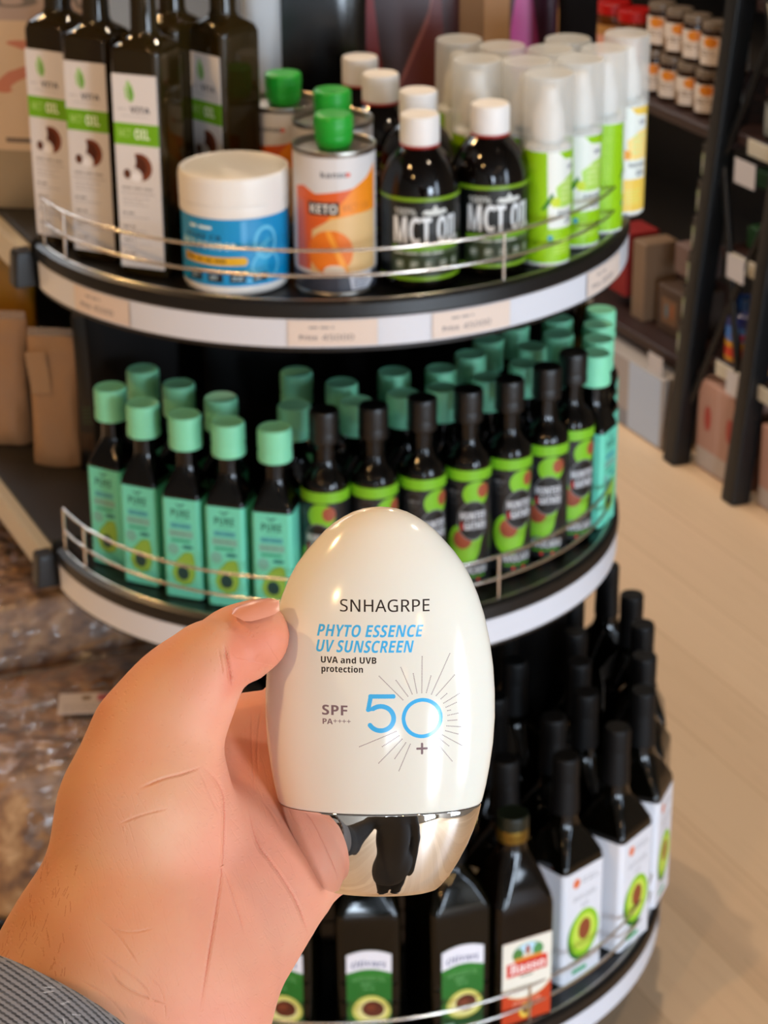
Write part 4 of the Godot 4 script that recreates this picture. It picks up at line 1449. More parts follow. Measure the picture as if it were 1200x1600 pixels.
		oval(bi, x + 330, 622, 12, 10, Color(0.75, 0.2, 0.15))
		small_print(bi, x + 418, 200, 90, 24, 16, 4, Color(0.2, 0.21, 0.22), 8)
	part("wrap_label", wrap_label(0.0268, 0.006, 0.143, 10), tex_mat("label_hunter", bi, 0.35), q)
	var bl := []
	for i in 7:
		bl.append("black-capped oil bottle with lime avocado label, %s from left in its row" % NTH[i])
	put_all(q, [[0.0, 0.280], [0.053, 0.268], [0.106, 0.246], [0.157, 0.221], [0.204, 0.191], [0.248, 0.152], [0.281, 0.106]], [62, 110, 108, 91, 105, 84, 108], bl, y, "black-capped oil bottles on the middle shelf")
	# dark pouches and an amber bottle at the back
	pouch("dark_pouch", "dark brown pouch standing at the back left of the middle shelf", gond * Vector3(-0.225, y, -0.055), YAW - 0.2, 0.11, 0.26, 0.035, mat("pouch_dark", Color(0.05, 0.04, 0.036), 0.7, 0.0, 0.25))
	pouch("dark_pouch", "near-black pouch at the back centre of the middle shelf", gond * Vector3(-0.09, y, -0.02), YAW - 0.1, 0.12, 0.24, 0.03, mat("pouch_black", Color(0.012, 0.012, 0.012), 0.7, 0.0, 0.25))
	var am := thing("amber_bottle", "small amber-green bottle peeking between the mint caps at right", "bottle", Vector3(0.312, y, -0.118))
	var ab := Mb.new()
	ab.lathe([[1e-4, 0.0], [0.02, 0.0], [0.022, 0.003], [0.022, 0.16], [0.019, 0.175], [0.011, 0.19], [0.0095, 0.205], [0.0095, 0.22, true], [1e-4, 0.22]], 6)
	part("glass_body", ab, glass("glass_amber", Color(0.22, 0.15, 0.03)), am)
	part("stopper", knurled_cap(0.011, 0.215, 0.02, 16), mat("cap_tan", Color(0.6, 0.5, 0.42), 0.5), am)

func bottom_shelf() -> void:
	var y: float = SHELF[0]
	var o := thing("large_oil_bottle", "x", "bottle")
	var b := Mb.new()
	b.loft([[0.0, 1e-4, 1e-4, 1e-4], [0.0, 0.033, 0.033, 0.006, true], [0.003, 0.0355, 0.0355, 0.007], [0.16, 0.0355, 0.0355, 0.007], [0.168, 0.0345, 0.0345, 0.008], [0.192, 0.0245, 0.0245, 0.012], [0.203, 0.019, 0.019, 0.016], [0.215, 0.0165, 0.0165, 0.0165], [0.26, 0.0145, 0.0145, 0.0145, true], [0.26, 1e-4, 1e-4, 1e-4]], 5)
	part("glass_body", b, glass("glass_deep", Color(0.016, 0.013, 0.006)), o)
	var c := Mb.new()
	c.lathe([[0.0168, 0.222], [0.0172, 0.222, true], [0.0158, 0.262], [0.0152, 0.264, true], [0.016, 0.266], [0.016, 0.291], [0.015, 0.295], [0.013, 0.2955, true], [1e-4, 0.295]], 7)
	part("sleeve_cap", c, mat("cap_sleeve", Color(0.02, 0.019, 0.021), 0.55, 0.0, 0.35), o)
	var plain: Node3D = o
	var w := thing("labelled_oil_bottle", "x", "bottle")
	inst("glass_body", b.mesh(), mats["glass_deep"], w)
	inst("sleeve_cap", c.mesh(), mats["cap_sleeve"], w)
	var im := canvas(768, 400, Color(0.86, 0.86, 0.88))
	for k in 2:
		var x := 288.0 if k == 0 else -96.0
		oval(im, x + 56, 44, 17, 17, Color(0.86, 0.42, 0.22))
		small_print(im, x + 82, 36, 90, 2, 12, 6, Color(0.68, 0.68, 0.7), 3)
		text(im, "avocado", x + 42, 88, 112, 22, Color(0.6, 0.6, 0.62))
		text(im, "oil", x + 82, 122, 34, 20, Color(0.6, 0.6, 0.62))
		for g in [[72, 86, Color(0.14, 0.4, 0.13), 10], [72, 84, Color(0.55, 0.76, 0.12), 0], [56, 66, Color(0.76, 0.85, 0.3), 0]]:
			oval(im, x + 100 - g[3], 236 + g[3], g[0], g[1], g[2])
		oval(im, x + 102, 226, 30, 38, Color(0.55, 0.27, 0.15))
		small_print(im, x + 48, 340, 96, 1, 9, 8, Color(0.74, 0.76, 0.76), 6)
		small_print(im, x + 46, 362, 92, 1, 9, 16, Color(0.2, 0.62, 0.4), 7)
	var l := Mb.new()
	l.loft([[0.003, 0.036, 0.036, 0.0075], [0.158, 0.036, 0.036, 0.0075]], 4)
	part("wrap_label", l, tex_mat("label_chosen", im, 0.4), w)
	put_all(w, [[0.276, 0.222], [0.343, 0.154], [0.384, 0.062]], [43, 52, 68], ["white-labelled avocado oil bottle beside the orange-labelled one on the bottom shelf", "white-labelled avocado oil bottle, middle of the three at the rail", "white-labelled avocado oil bottle, farthest right of the three at the rail"], y, "white-labelled bottles on the bottom shelf")
	put_all(plain, [[0.395, -0.030], [0.402, -0.120], [0.397, -0.208], [0.373, -0.300]], [75, 85, 95, 100], ["dark oil bottle next behind the farthest white-labelled one along the rail", "dark oil bottle, second behind the white-labelled ones along the rail", "dark oil bottle, third behind the white-labelled ones along the rail", "rearmost dark oil bottle under the middle shelf's right edge"], y, "dark oil bottles on the bottom shelf")
	put_all(plain, [[0.312, -0.100], [0.310, -0.016], [0.268, 0.128], [0.316, -0.190], [0.230, -0.020], [0.200, 0.074], [0.222, -0.112], [0.312, 0.066], [0.180, 0.160]], [70, 70, 50, 80, 60, 40, 70, 60, 30], [
		"dark oil bottle in the second row, behind the rail-side bottles, third from the front", "dark oil bottle in the second row, second from the front", "dark oil bottle just left of and behind the middle white-labelled one", "dark oil bottle at the back of the second row under the middle shelf edge",
		"dark oil bottle deep in the third row, in the middle of the dark group", "dark oil bottle nearest the chrome bottle's right side, in the third row", "dark oil bottle at the very back of the third row", "dark oil bottle between the middle and farthest white-labelled bottles, one row in", "dark oil bottle peeking out at the right edge of the white bottle body"], y, "crowded dark oil bottles on the bottom shelf")
	# orange-labelled bottle
	var s := thing("orange_label_bottle", "square dark oil bottle with cream and orange label, gold and green cap", "bottle", Vector3(0.209, y, 0.307), deg_to_rad(27))
	var sb := Mb.new()
	sb.loft([[0.0, 1e-4, 1e-4, 1e-4], [0.0, 0.036, 0.036, 0.007, true], [0.003, 0.0385, 0.0385, 0.009], [0.158, 0.0385, 0.0385, 0.009], [0.172, 0.0365, 0.0365, 0.012], [0.204, 0.0265, 0.0265, 0.018], [0.222, 0.0185, 0.0185, 0.0175], [0.234, 0.0165, 0.0165, 0.0165], [0.253, 0.0160, 0.0160, 0.016, true], [0.253, 1e-4, 1e-4, 1e-4]], 5)
	part("glass_body", sb, glass("glass_brown2", Color(0.03, 0.017, 0.009)), s)
	var gb := Mb.new()
	gb.lathe([[0.0165, 0.237], [0.0182, 0.2373, true], [0.0186, 0.243], [0.018, 0.2435], [0.0188, 0.2445], [0.0188, 0.2525], [0.0175, 0.253]], 8)
	part("gold_band", gb, mat("cap_gold", Color(0.5, 0.4, 0.16), 0.35, 0.8), s)
	part("screw_cap", knurled_cap(0.0188, 0.253, 0.017, 30), mat("cap_deep_green", Color(0.035, 0.075, 0.03), 0.4), s)
	var si := canvas(420, 620, Color(0.9, 0.88, 0.82))
	var org := Color(0.76, 0.24, 0.08)
	rect(si, 0, 360, 420, 260, org)
	oval(si, 210, 320, 215, 132, Color(0.86, 0.74, 0.5))
	oval(si, 210, 314, 215, 128, Color(0.9, 0.88, 0.82))
	oval(si, 215, 95, 130, 66, Color(0.55, 0.68, 0.6))
	oval(si, 215, 78, 80, 44, Color(0.72, 0.85, 0.92))
	oval(si, 130, 108, 46, 44, Color(0.3, 0.5, 0.22))
	oval(si, 304, 100, 44, 44, Color(0.3, 0.55, 0.3))
	oval(si, 215, 120, 44, 24, Color(0.85, 0.83, 0.76))
	oval(si, 215, 84, 20, 34, Color(0.62, 0.3, 0.2))
	rect(si, 100, 132, 240, 26, Color(0.84, 0.55, 0.22))
	poly(si, [[36, 160], [384, 152], [384, 258], [36, 262]], Color(0.8, 0.16, 0.08))
	text(si, "Basso", 62, 172, 300, 70, Color(0.95, 0.92, 0.9), true, 0.0, "Droid Serif", 2)
	rect(si, 150, 270, 110, 12, Color(0.4, 0.42, 0.36))
	text(si, "AVOCADO OIL", 90, 462, 250, 26, Color(0.95, 0.78, 0.66), false, 0.0, "Droid Serif")
	oval(si, 238, 520, 32, 42, Color(0.2, 0.32, 0.14))
	oval(si, 200, 545, 50, 56, Color(0.86, 0.68, 0.16))
	oval(si, 200, 548, 36, 42, Color(0.93, 0.8, 0.35))
	oval(si, 202, 550, 20, 23, Color(0.42, 0.2, 0.1))
	face_label(s, si, "label_basso", 0.066, 0.008, 0.122, 0.0388)
	# green-labelled bottles
	var v := thing("green_label_bottle", "x", "bottle")
	var vb := Mb.new()
	vb.loft([[0.0, 1e-4, 1e-4, 1e-4], [0.0, 0.036, 0.036, 0.006, true], [0.003, 0.038, 0.038, 0.007], [0.165, 0.038, 0.038, 0.008], [0.176, 0.0365, 0.0365, 0.01], [0.198, 0.0285, 0.0285, 0.014], [0.212, 0.019, 0.019, 0.018], [0.222, 0.016, 0.016, 0.016], [0.262, 0.0145, 0.0145, 0.0145, true], [0.262, 1e-4, 1e-4, 1e-4]], 5)
	part("glass_body", vb, glass("glass_green", Color(0.024, 0.022, 0.006)), v)
	inst("sleeve_cap", c.mesh(), mats["cap_sleeve"], v)
	var vi := canvas(300, 600, Color(0.12, 0.42, 0.13))
	rect(vi, 0, 0, 300, 130, Color(0.9, 0.9, 0.93))
	text(vi, "Olivari", 30, 62, 230, 42, Color(0.3, 0.33, 0.5), true, 0.15, "Droid Serif")
	oval(vi, 150, 150, 170, 26, Color(0.16, 0.48, 0.15))
	text(vi, "AVOCADO OIL", 40, 172, 220, 30, Color(0.45, 0.68, 0.42), false)
	small_print(vi, 96, 220, 110, 1, 9, 14, Color(0.36, 0.6, 0.35), 3)
	small_print(vi, 110, 252, 80, 1, 9, 12, Color(0.36, 0.6, 0.35), 4)
	rect(vi, 0, 330, 300, 270, Color(0.08, 0.28, 0.1))
	oval(vi, 150, 400, 146, 108, Color(0.2, 0.42, 0.12))
	oval(vi, 165, 402, 128, 96, Color(0.82, 0.8, 0.4))
	oval(vi, 165, 406, 100, 74, Color(0.9, 0.87, 0.58))
	oval(vi, 176, 396, 74, 56, Color(0.38, 0.17, 0.1))
	oval(vi, 160, 386, 34, 22, Color(0.5, 0.25, 0.15))
	rect(vi, 10, 520, 80, 50, Color(0.55, 0.68, 0.58))
	face_label(v, vi, "label_olivari", 0.052, 0.006, 0.128, 0.0383, true)
	put_all(v, [[0.041, 0.335], [0.138, 0.327], [-0.055, 0.333]], [3, 20, -6], ["green-labelled oil bottle directly below the chrome bottle base", "green-labelled oil bottle beside the orange-labelled one", "green-labelled oil bottle half hidden behind the hand"], y, "green-labelled oil bottles")
	put_all(plain, [[0.09, 0.255], [-0.005, 0.255]], [10, 0], ["dark oil bottle in the gap between the two green-labelled bottles, one row back", "dark oil bottle behind the hand's edge, left of the green-labelled bottle below the chrome"], y, "crowded dark oil bottles on the bottom shelf")
	dup(w, Vector3(0.205, y, 0.228), deg_to_rad(58), "white-labelled bottle half hidden behind the orange-labelled bottle's cap", "white-labelled bottles on the bottom shelf")

func face_label(o: Node3D, im: Image, called: String, wide: float, y0: float, y1: float, z: float, arched := false) -> void:
	var l := Mb.new()
	var ring := []
	var n := 12
	for s in [0, 1, 2, 3]:
		var pts := PackedVector3Array()
		for i in n + 1:
			var f := float(i) / n
			var top := y1 - (0.006 * pow(2.0 * f - 1.0, 2) if arched else 0.0)
			var zz: float = z + (0.0 if s == 0 or s == 3 else 0.0007)
			pts.append(Vector3((f - 0.5) * wide, y0 if s < 2 else top, zz))
		ring.append(pts)
	var us := PackedFloat32Array()
	for i in n + 1:
		us.append(float(i) / n)
	l.grid(ring.slice(0, 2), us, PackedFloat32Array([1, 1]), false)
	l.grid(ring.slice(1, 3), us, PackedFloat32Array([1, 0]), false)
	l.grid(ring.slice(2, 4), us, PackedFloat32Array([0, 0]), false)
	part("front_label", l, tex_mat(called, im, 0.4), o)

# a stand-up pouch: full at the bottom, flat at the crimped top
func pouch_mesh(w: float, h: float, d: float, sd := 1) -> Mb:
	var m := Mb.new()
	var r := RandomNumberGenerator.new()
	r.seed = sd
	var rings := []
	var vs := PackedFloat32Array()
	var ph := r.randf() * 6.0
	for i in 15:
		var f := i / 14.0
		var fat := d * 0.5 * (pow(1.0 - f, 0.55) * 0.95 + 0.05) * (0.75 if i == 0 else 1.0)
		var ring := PackedVector3Array()
		for j in 33:
			var a := -PI + TAU * j / 32.0
			var cx := signf(sin(a)) * pow(absf(sin(a)), 0.55)
			var cz := signf(cos(a)) * pow(absf(cos(a)), 0.9)
			var wob := 1.0 + 0.10 * sin(a * 5.0 + f * 9.0 + ph) * (1.0 - f * 0.6)
			ring.append(Vector3(cx * w * 0.5 * (1.0 - 0.05 * sin(f * PI)), f * h, cz * fat * wob))
		rings.append(ring)
		vs.append(1.0 - f)
	var us := PackedFloat32Array()
	for j in 33:
		us.append(j / 32.0)
	var bot := PackedVector3Array()
	var top := PackedVector3Array()
	for j in 33:
		bot.append(rings[0][j] * Vector3(0.01, 1, 0.01))
		top.append(rings[14][j] * Vector3(0.9, 1, 0.02))
	m.grid([bot, rings[0]], us, PackedFloat32Array([1, 1]))
	m.grid(rings, us, vs)
	m.grid([rings[14], top], us, PackedFloat32Array([0, 0]))
	return m

func pouch(called: String, label: String, at: Vector3, turn: float, w: float, h: float, d: float, ma: Material, seal: Material = null, tilt := 0.0) -> Node3D:
	var o := thing(called, label, "bag", at, turn)
	o.rotation.x = tilt
	part("bag_body", pouch_mesh(w, h, d, called.length() + int(w * 1000)), ma, o)
	var s := Mb.new()
	s.box(w * 0.96, 0.012, 0.0024, 0.0005, -1, 1, Vector3(0, h - 0.001, 0))
	part("top_seal", s, seal if seal else ma, o)
	return o

func run_goods() -> void:
	var y: float = SHELF[2]
	# printed cream bag at the left of the top shelf
	var im := canvas(512, 640, Color(0.80, 0.70, 0.58))
	rect(im, 0, 0, 512, 110, Color(0.66, 0.58, 0.53))
	text(im, "OW!", 226, 40, 90, 34, Color(0.42, 0.38, 0.35), true)
	for k in 2:
		var x := 190.0 + k * 66.0
		for i in 26:
			var f := i / 25.0
			oval(im, x + 16 * sin(f * 5.0) - k * 8, 170 + f * (190 - k * 60), 13 - k * 4, 11 - k * 3, [Color(0.68, 0.36, 0.24), Color(0.74, 0.46, 0.36)][k])
	oval(im, 196, 370, 26, 34, Color(0.62, 0.27, 0.17))
	poly(im, [[262, 270], [290, 236], [300, 262], [280, 290]], Color(0.35, 0.48, 0.2))
	small_print(im, 150, 434, 180, 1, 9, 14, Color(0.44, 0.38, 0.32), 3)
	rect(im, 0, 470, 512, 170, Color(0.6, 0.53, 0.42))
	var bm := tex_mat("bag_cream", im, 0.5)
	pouch("printed_bag", "cream printed pouch bag at the far left of the top shelf", gond * Vector3(-0.285, y, -0.155), YAW - 0.55, 0.17, 0.26, 0.055, bm)
	var p2 := mat("pouch_white", Color(0.66, 0.68, 0.7), 0.4)
	pouch("pale_bag", "pale grey bag standing behind the tall oil bottles", gond * Vector3(-0.045, y - 0.0, -0.075), YAW - 0.2, 0.045, 0.3, 0.04, p2)
	# bags and a carton behind the half round
	pouch("black_bag", "glossy black bag behind the white-capped bottles", gond * Vector3(0.035, y, -0.125), YAW - 0.25, 0.14, 0.30, 0.06, mat("bag_black", Color(0.016, 0.017, 0.02), 0.2))
	var ri := canvas(512, 512, Color(0.20, 0.035, 0.045))
	for k in 2:
		var x := 226.0 + k * 62.0
		poly(ri, [[x, 60 + k * 10], [x + 22, 400], [x - 40, 400], [x - 26, 240]], Color(0.55, 0.14, 0.15).darkened(0.35 * k))
		stroke(ri, x, 62, x - 36, 330, 3, Color(0.75, 0.4, 0.36).darkened(0.3 * k))
	pouch("maroon_bag", "maroon bag printed with two red cones behind the white caps", gond * Vector3(0.163, y, -0.145), YAW - 0.25, 0.15, 0.28, 0.06, tex_mat("bag_maroon", ri, 0.4))
	var cb := thing("cardboard_carton", "tall brown cardboard carton behind the clear-capped spray bottles", "box", gond * Vector3(0.262, y, -0.135), YAW - 0.42)
	var cm := Mb.new()
	cm.box(0.075, 0.28, 0.05, 0.002, -1, 2)
	part("carton", cm, mat("cardboard", Color(0.47, 0.33, 0.2), 0.8), cb)
	var tp := Mb.new()
	tp.box(0.03, 0.279, 0.0006, 0.0001, -1, 1, Vector3(0.02, 0.0, 0.0252))
	part("tape", tp, mat("tape_tan", Color(0.62, 0.45, 0.29), 0.4), cb)
	var mi := canvas(512, 512, Color(0.26, 0.03, 0.18))
	poly(mi, [[256, 70], [280, 420], [200, 420], [232, 200]], Color(0.72, 0.16, 0.5))
	pouch("magenta_bag", "deep magenta bag with a bright pink cone print at back right", gond * Vector3(0.345, y, -0.17), YAW - 0.25, 0.085, 0.26, 0.04, tex_mat("bag_magenta", mi, 0.4))
	pouch("brown_bag", "very dark brown bag right of the magenta one", gond * Vector3(0.372, y, -0.085), YAW - 0.3, 0.05, 0.25, 0.03, mat("bag_choc", Color(0.035, 0.018, 0.015), 0.8, 0.0, 0.2), null, 0.0)
	# brown paper bags on the middle left shelf
	y = SHELF[1]
	var kraft := mat("kraft", Color(0.64, 0.49, 0.35), 0.6)
	kraft.normal_enabled = true
	kraft.normal_texture = noise_tex(4, 0.012, 256, 4, true, 3.0)
	var clear := mat("clear_film", Color(0.75, 0.68, 0.62, 0.4), 0.3)
	clear.transparency = BaseMaterial3D.TRANSPARENCY_ALPHA
	var k1 := pouch("kraft_bag", "slim brown paper bag with clear top and cream sticker at left", gond * Vector3(-0.262, y, -0.262), YAW - 0.55, 0.068, 0.168, 0.05, kraft, clear)
	var stick := Mb.new()
	stick.box(0.026, 0.055, 0.0008, 0.0002, -1, 1, Vector3(0, 0, 0))
	var st := part("sticker", stick, mat("sticker_cream", Color(0.66, 0.52, 0.38), 0.6), k1)
	st.position = Vector3(-0.014, 0.098, 0.0185)
	st.rotation.x = -0.06
	st.rotation.z = 0.12
	pouch("kraft_bag", "brown paper bag cut by the left edge of the photo", gond * Vector3(-0.315, y, -0.37), YAW - 0.5, 0.10, 0.165, 0.06, kraft, clear)
	pouch("gold_bag", "dark golden yellow bag at the left under the top shelf", gond * Vector3(-0.275, y, -0.44), YAW - 0.5, 0.09, 0.28, 0.04, mat("bag_gold", Color(0.6, 0.42, 0.05), 0.3))
	var gi := canvas(512, 512, Color(0.02, 0.022, 0.02))
	for k in 5:
		stroke(gi, 190, 300 + k * 12, 256, 286 + k * 14, 5, Color(0.12, 0.26, 0.16))
		stroke(gi, 256, 286 + k * 14, 330, 306 + k * 8, 5, Color(0.12, 0.26, 0.16))
	rect(gi, 170, 380, 180, 60, Color(0.22, 0.13, 0.03))
	pouch("black_bag", "black bag with green leaf print beside the slim paper bag", gond * Vector3(-0.208, y, -0.215), YAW - 0.45, 0.085, 0.2, 0.04, tex_mat("bag_leaf", gi, 0.3))
	pouch("grey_bag", "dark grey bag with small pale sticker under the top shelf, at left", gond * Vector3(-0.135, y, -0.35), YAW - 0.4, 0.13, 0.28, 0.05, mat("bag_grey", Color(0.10, 0.09, 0.085), 0.4))
	# bulk packs in clear film on the bottom shelf
	bulk_pack("wrapped brown bulk pack in crinkled clear film, the farther one at bottom left", Vector3(-0.245, SHELF[0], -0.54), 0.44, 0.30, 0.40, 3)
	bulk_pack("wrapped brown bulk pack in clear film with a white label, nearest at bottom left", Vector3(-0.255, SHELF[0], -0.185), 0.42, 0.215, 0.28, 5)
	var li := canvas(256, 160, Color(0.78, 0.72, 0.68))
	rect(li, 150, 16, 90, 52, Color(0.7, 0.36, 0.38))
	rect(li, 90, 24, 34, 34, Color(0.5, 0.4, 0.3))
	small_print(li, 20, 84, 210, 5, 14, 5, Color(0.6, 0.54, 0.52), 3)
	var lb := Mb.new()
	lb.box(0.085, 0.0008, 0.055, 0.0002)
	var pl := part("paper_label", lb, tex_mat("label_bulk", li, 0.5))
	tag(pl, "white paper label with a red block lying on the wrapped brown pack", "label")
	for i in lb.v.size():
		lb.t[i] = Vector2(lb.v[i].x / 0.085 + 0.5, lb.v[i].z / 0.055 + 0.5)
	pl.mesh = lb.mesh()
	pl.transform = gond * Transform3D(Basis(Vector3.UP, -0.35), Vector3(-0.27, SHELF[0] + 0.2235, -0.17))

func bulk_pack(label: String, at: Vector3, w: float, h: float, d: float, sd: int) -> void:
	var o := thing("bulk_pack", label, "package")
	o.transform = gond * Transform3D(Basis(), at)
	var br := noise_tex(sd, 0.011, 512, 4, false, 4.0, ramp2(Color(0.3, 0.18, 0.09), Color(0.74, 0.56, 0.37), Color(0.55, 0.37, 0.2)))
	var bm := mat("pack_brown_%d" % sd, Color.WHITE, 0.6)
	bm.albedo_texture = br
	bm.uv1_triplanar = true
	bm.uv1_scale = Vector3(4, 4, 4)
	var m := Mb.new()
	m.loft([[0.0, 1e-4, 1e-4, 1e-4], [0.0, w * 0.46, d * 0.46, 0.03], [0.02, w * 0.485, d * 0.485, 0.035], [h - 0.03, w * 0.485, d * 0.485, 0.035], [h - 0.01, w * 0.46, d * 0.46, 0.04], [h - 0.003, w * 0.40, d * 0.40, 0.05], [h - 0.002, 1e-4, 1e-4, 1e-4]], 5)
	part("brown_block", m, bm, o)
	# film: wrinkled skin a little outside the block
	var nz := FastNoiseLite.new()
	nz.seed = sd
	nz.frequency = 14.0
	nz.fractal_octaves = 4
	nz.noise_type = FastNoiseLite.TYPE_SIMPLEX
	var f := Mb.new()
	var rings := []
	var vs := PackedFloat32Array()
	var n := 120
	for i in 50:
		var q := i / 49.0
		var ring := PackedVector3Array()
		for j in n + 1:
			var a := -PI + TAU * (j % n) / n
			var p: Vector3
			var sx := signf(sin(a)) * pow(absf(sin(a)), 0.4) * w * 0.5
			var sz := signf(cos(a)) * pow(absf(cos(a)), 0.4) * d * 0.5
			if q < 0.55:
				p = Vector3(sx, h * q / 0.55, sz)
			else:
				var g := 1.0 - (q - 0.55) / 0.45
				p = Vector3(sx * g, h + 0.004 - 0.012 * pow(g, 6.0), sz * g)
			var e := absf(nz.get_noise_3d(p.x, p.y * 3.0, p.z * 1.0))
			var dir := (p - Vector3(0, h * 0.5, 0)).normalized()
			ring.append(p + dir * (0.018 * (0.25 - e) - 0.002))
		rings.append(ring)
		vs.append(q)
	var us := PackedFloat32Array()
	for j in n + 1:
		us.append(float(j) / n)
	f.grid(rings, us, vs)
	var film := mat("pack_film", Color(0.8, 0.78, 0.76, 0.12), 0.2)
	film.transparency = BaseMaterial3D.TRANSPARENCY_ALPHA
	film.normal_enabled = true
	film.normal_scale = 1.6
	film.uv1_triplanar = true
	film.uv1_scale = Vector3(1.6, 4, 4.5)
	if film.normal_texture == null:
		film.normal_texture = noise_tex(8, 0.009, 512, 3, true, 30.0)
	part("clear_wrap", f, film, o)

# ------------------------------------------------------------------ goods on the rack across the aisle
func jar_proto(called: String, body_r: float, h: float, lid: Color, fill: Color, im: Image, lab: String) -> Node3D:
	var o := thing(called, "x", "jar")
	var b := Mb.new()
	b.lathe([[1e-4, 0.0], [body_r * 0.92, 0.0], [body_r, 0.004], [body_r, h * 0.78], [body_r * 0.9, h * 0.84], [body_r * 0.84, h * 0.86, true], [1e-4, h * 0.86]], 5)
	part("jar_body", b, mat("jar_fill_" + lab, fill, 0.15), o)
	var c := Mb.new()
	c.lathe([[1e-4, h * 0.85], [body_r * 0.94, h * 0.85, true], [body_r * 0.95, h * 0.86], [body_r * 0.95, h * 0.985], [body_r * 0.9, h, true], [1e-4, h]], 5)
	part("lid", c, mat("jar_lid_" + lab, lid, 0.35), o)
	part("wrap_label", wrap_label(body_r * 1.01, h * 0.12, h * 0.72, 5), tex_mat("jar_label_" + lab, im, 0.5), o)
	return o

func rack_spot(x: float, y: float, z: float) -> Vector3:
	return gond * Vector3(x + y * 0.1, y, z)

func rack_goods() -> void:
	# honey-coloured jars in two tiers, white and orange labels
	var ji := canvas(256, 128, Color(0.8, 0.74, 0.68))
	for k in 3:
		oval(ji, 40 + k * 86, 26, 22, 24, Color(0.8, 0.47, 0.08))
		rect(ji, 66 + k * 86, 70, 20, 58, Color(0.45, 0.3, 0.15))
		small_print(ji, 10 + k * 86, 64, 52, 2, 14, 7, Color(0.5, 0.41, 0.34), k)
	var j := jar_proto("honey_jar", 0.029, 0.092, Color(0.42, 0.36, 0.3), Color(0.16, 0.075, 0.02), ji, "honey")
	var spots := []
	var labels := []
	for row in 2:
		for k in 5:
			var p := rack_spot(1.345 + 0.012, RACK_Y[1] + row * 0.093, -1.365 - k * 0.068)
			spots.append([p.x, p.z, p.y])
			labels.append("brown honey jar with white and orange label, %s row, %s from the black post" % [["lower", "upper"][row], NTH[k]])
	for i in spots.size():
		var at := Vector3(spots[i][0], spots[i][2], spots[i][1])
		if i == 0:
			j.position = at
			tag(j, labels[i], "jar", "honey jars on the rack")
		else:
			dup(j, at, YAW - 0.9 + 0.2 * (i % 3), labels[i], "honey jars on the rack")
	# red-lidded jars above
	var ri := canvas(128, 64, Color(0.62, 0.42, 0.2))
	rect(ri, 30, 14, 60, 30, Color(0.75, 0.5, 0.4))
	var rj := jar_proto("red_lid_jar", 0.038, 0.155, Color(0.62, 0.05, 0.03), Color(0.3, 0.14, 0.03), ri, "red")
	for k in 8:
		var p := rack_spot(1.355, RACK_Y[1] + 0.0, -1.725 - k * 0.085)
		if k == 0:
			rj.position = p
			tag(rj, "red-lidded jar on the rack, first beyond the honey jars", "jar", "red-lidded jars")
		else:
			dup(rj, p, 0.3 * k, "red-lidded jar on the rack, %s beyond the honey jars" % NTH[k], "red-lidded jars")
	# small pale jars stacked in a column by the post
	var pi := canvas(128, 64, Color(0.52, 0.56, 0.42))
	rect(pi, 20, 20, 88, 30, Color(0.62, 0.62, 0.55))
	var pj := jar_proto("pale_jar", 0.027, 0.072, Color(0.12, 0.09, 0.05), Color(0.14, 0.12, 0.08), pi, "pale")
	for k in 6:
		var p := rack_spot(1.335, RACK_Y[0] + k * 0.0725, -1.345)
		if k == 0:
			pj.position = p
			tag(pj, "pale green jar at the foot of the jar column beside the black post", "jar", "stacked pale jars")
		else:
			dup(pj, p, YAW - 1.0, "pale green jar, %s up in the column beside the black post" % NTH[k], "stacked pale jars")
	# grey-labelled jars between the posts
	var gi := canvas(128, 64, Color(0.42, 0.43, 0.41))
	rect(gi, 10, 10, 50, 40, Color(0.5, 0.5, 0.48))
	var gj := jar_proto("grey_label_jar", 0.034, 0.1, Color(0.2, 0.05, 0.04), Color(0.07, 0.05, 0.03), gi, "grey")
	var gl := ["grey-labelled jar between the two black posts, lower one", "grey-labelled jar between the two black posts, upper one", "grey-labelled jar right of the nearer black post, lower one", "grey-labelled jar right of the nearer black post, upper one"]
	for k in 4:
		var p := rack_spot(1.35, RACK_Y2[2] + (k % 2) * 0.101, -1.165 + (k / 2) * 0.16)
		if k == 0:
			gj.position = p
			tag(gj, gl[0], "jar", "grey-labelled jars")
		else:
			dup(gj, p, YAW - 1.2, gl[k], "grey-labelled jars")
	# cartons
	carton("white_carton", "long white carton on the floor under the rack, left of the black post", Vector3(1.3, 0.0, -1.60), Vector3(0.26, 0.155, 0.5), Color(0.62, 0.58, 0.55), 1)
	carton("pink_carton", "pale pink printed carton on the floor between the black posts", Vector3(1.325, 0.0, -1.18), Vector3(0.24, 0.19, 0.16), Color(0.66, 0.5, 0.43), 2)
	carton("pink_carton", "pale pink printed carton on the floor at the right edge of the photo", Vector3(1.33, 0.0, -0.94), Vector3(0.24, 0.17, 0.2), Color(0.3, 0.2, 0.17), 2)
	carton("kraft_carton", "dark box with a tan patch on the lowest rack board", Vector3(1.36, RACK_Y[0], -1.47), Vector3(0.1, 0.1, 0.1), Color(0.26, 0.18, 0.12), 3)
	carton("pink_box", "dusty pink box standing on the dark box by the jar column", Vector3(1.37, RACK_Y[0] + 0.125, -1.462), Vector3(0.07, 0.065, 0.07), Color(0.42, 0.33, 0.3), 0)
	carton("tan_box", "tall narrow tan box on the lowest rack board", Vector3(1.35, RACK_Y[0], -1.585), Vector3(0.08, 0.17, 0.05), Color(0.46, 0.36, 0.27), 0)
	carton("red_box", "red box on the lowest rack board beside the shelf edge", Vector3(1.35, RACK_Y[0] + 0.03, -1.68), Vector3(0.08, 0.14, 0.08), Color(0.5, 0.06, 0.04), 0)
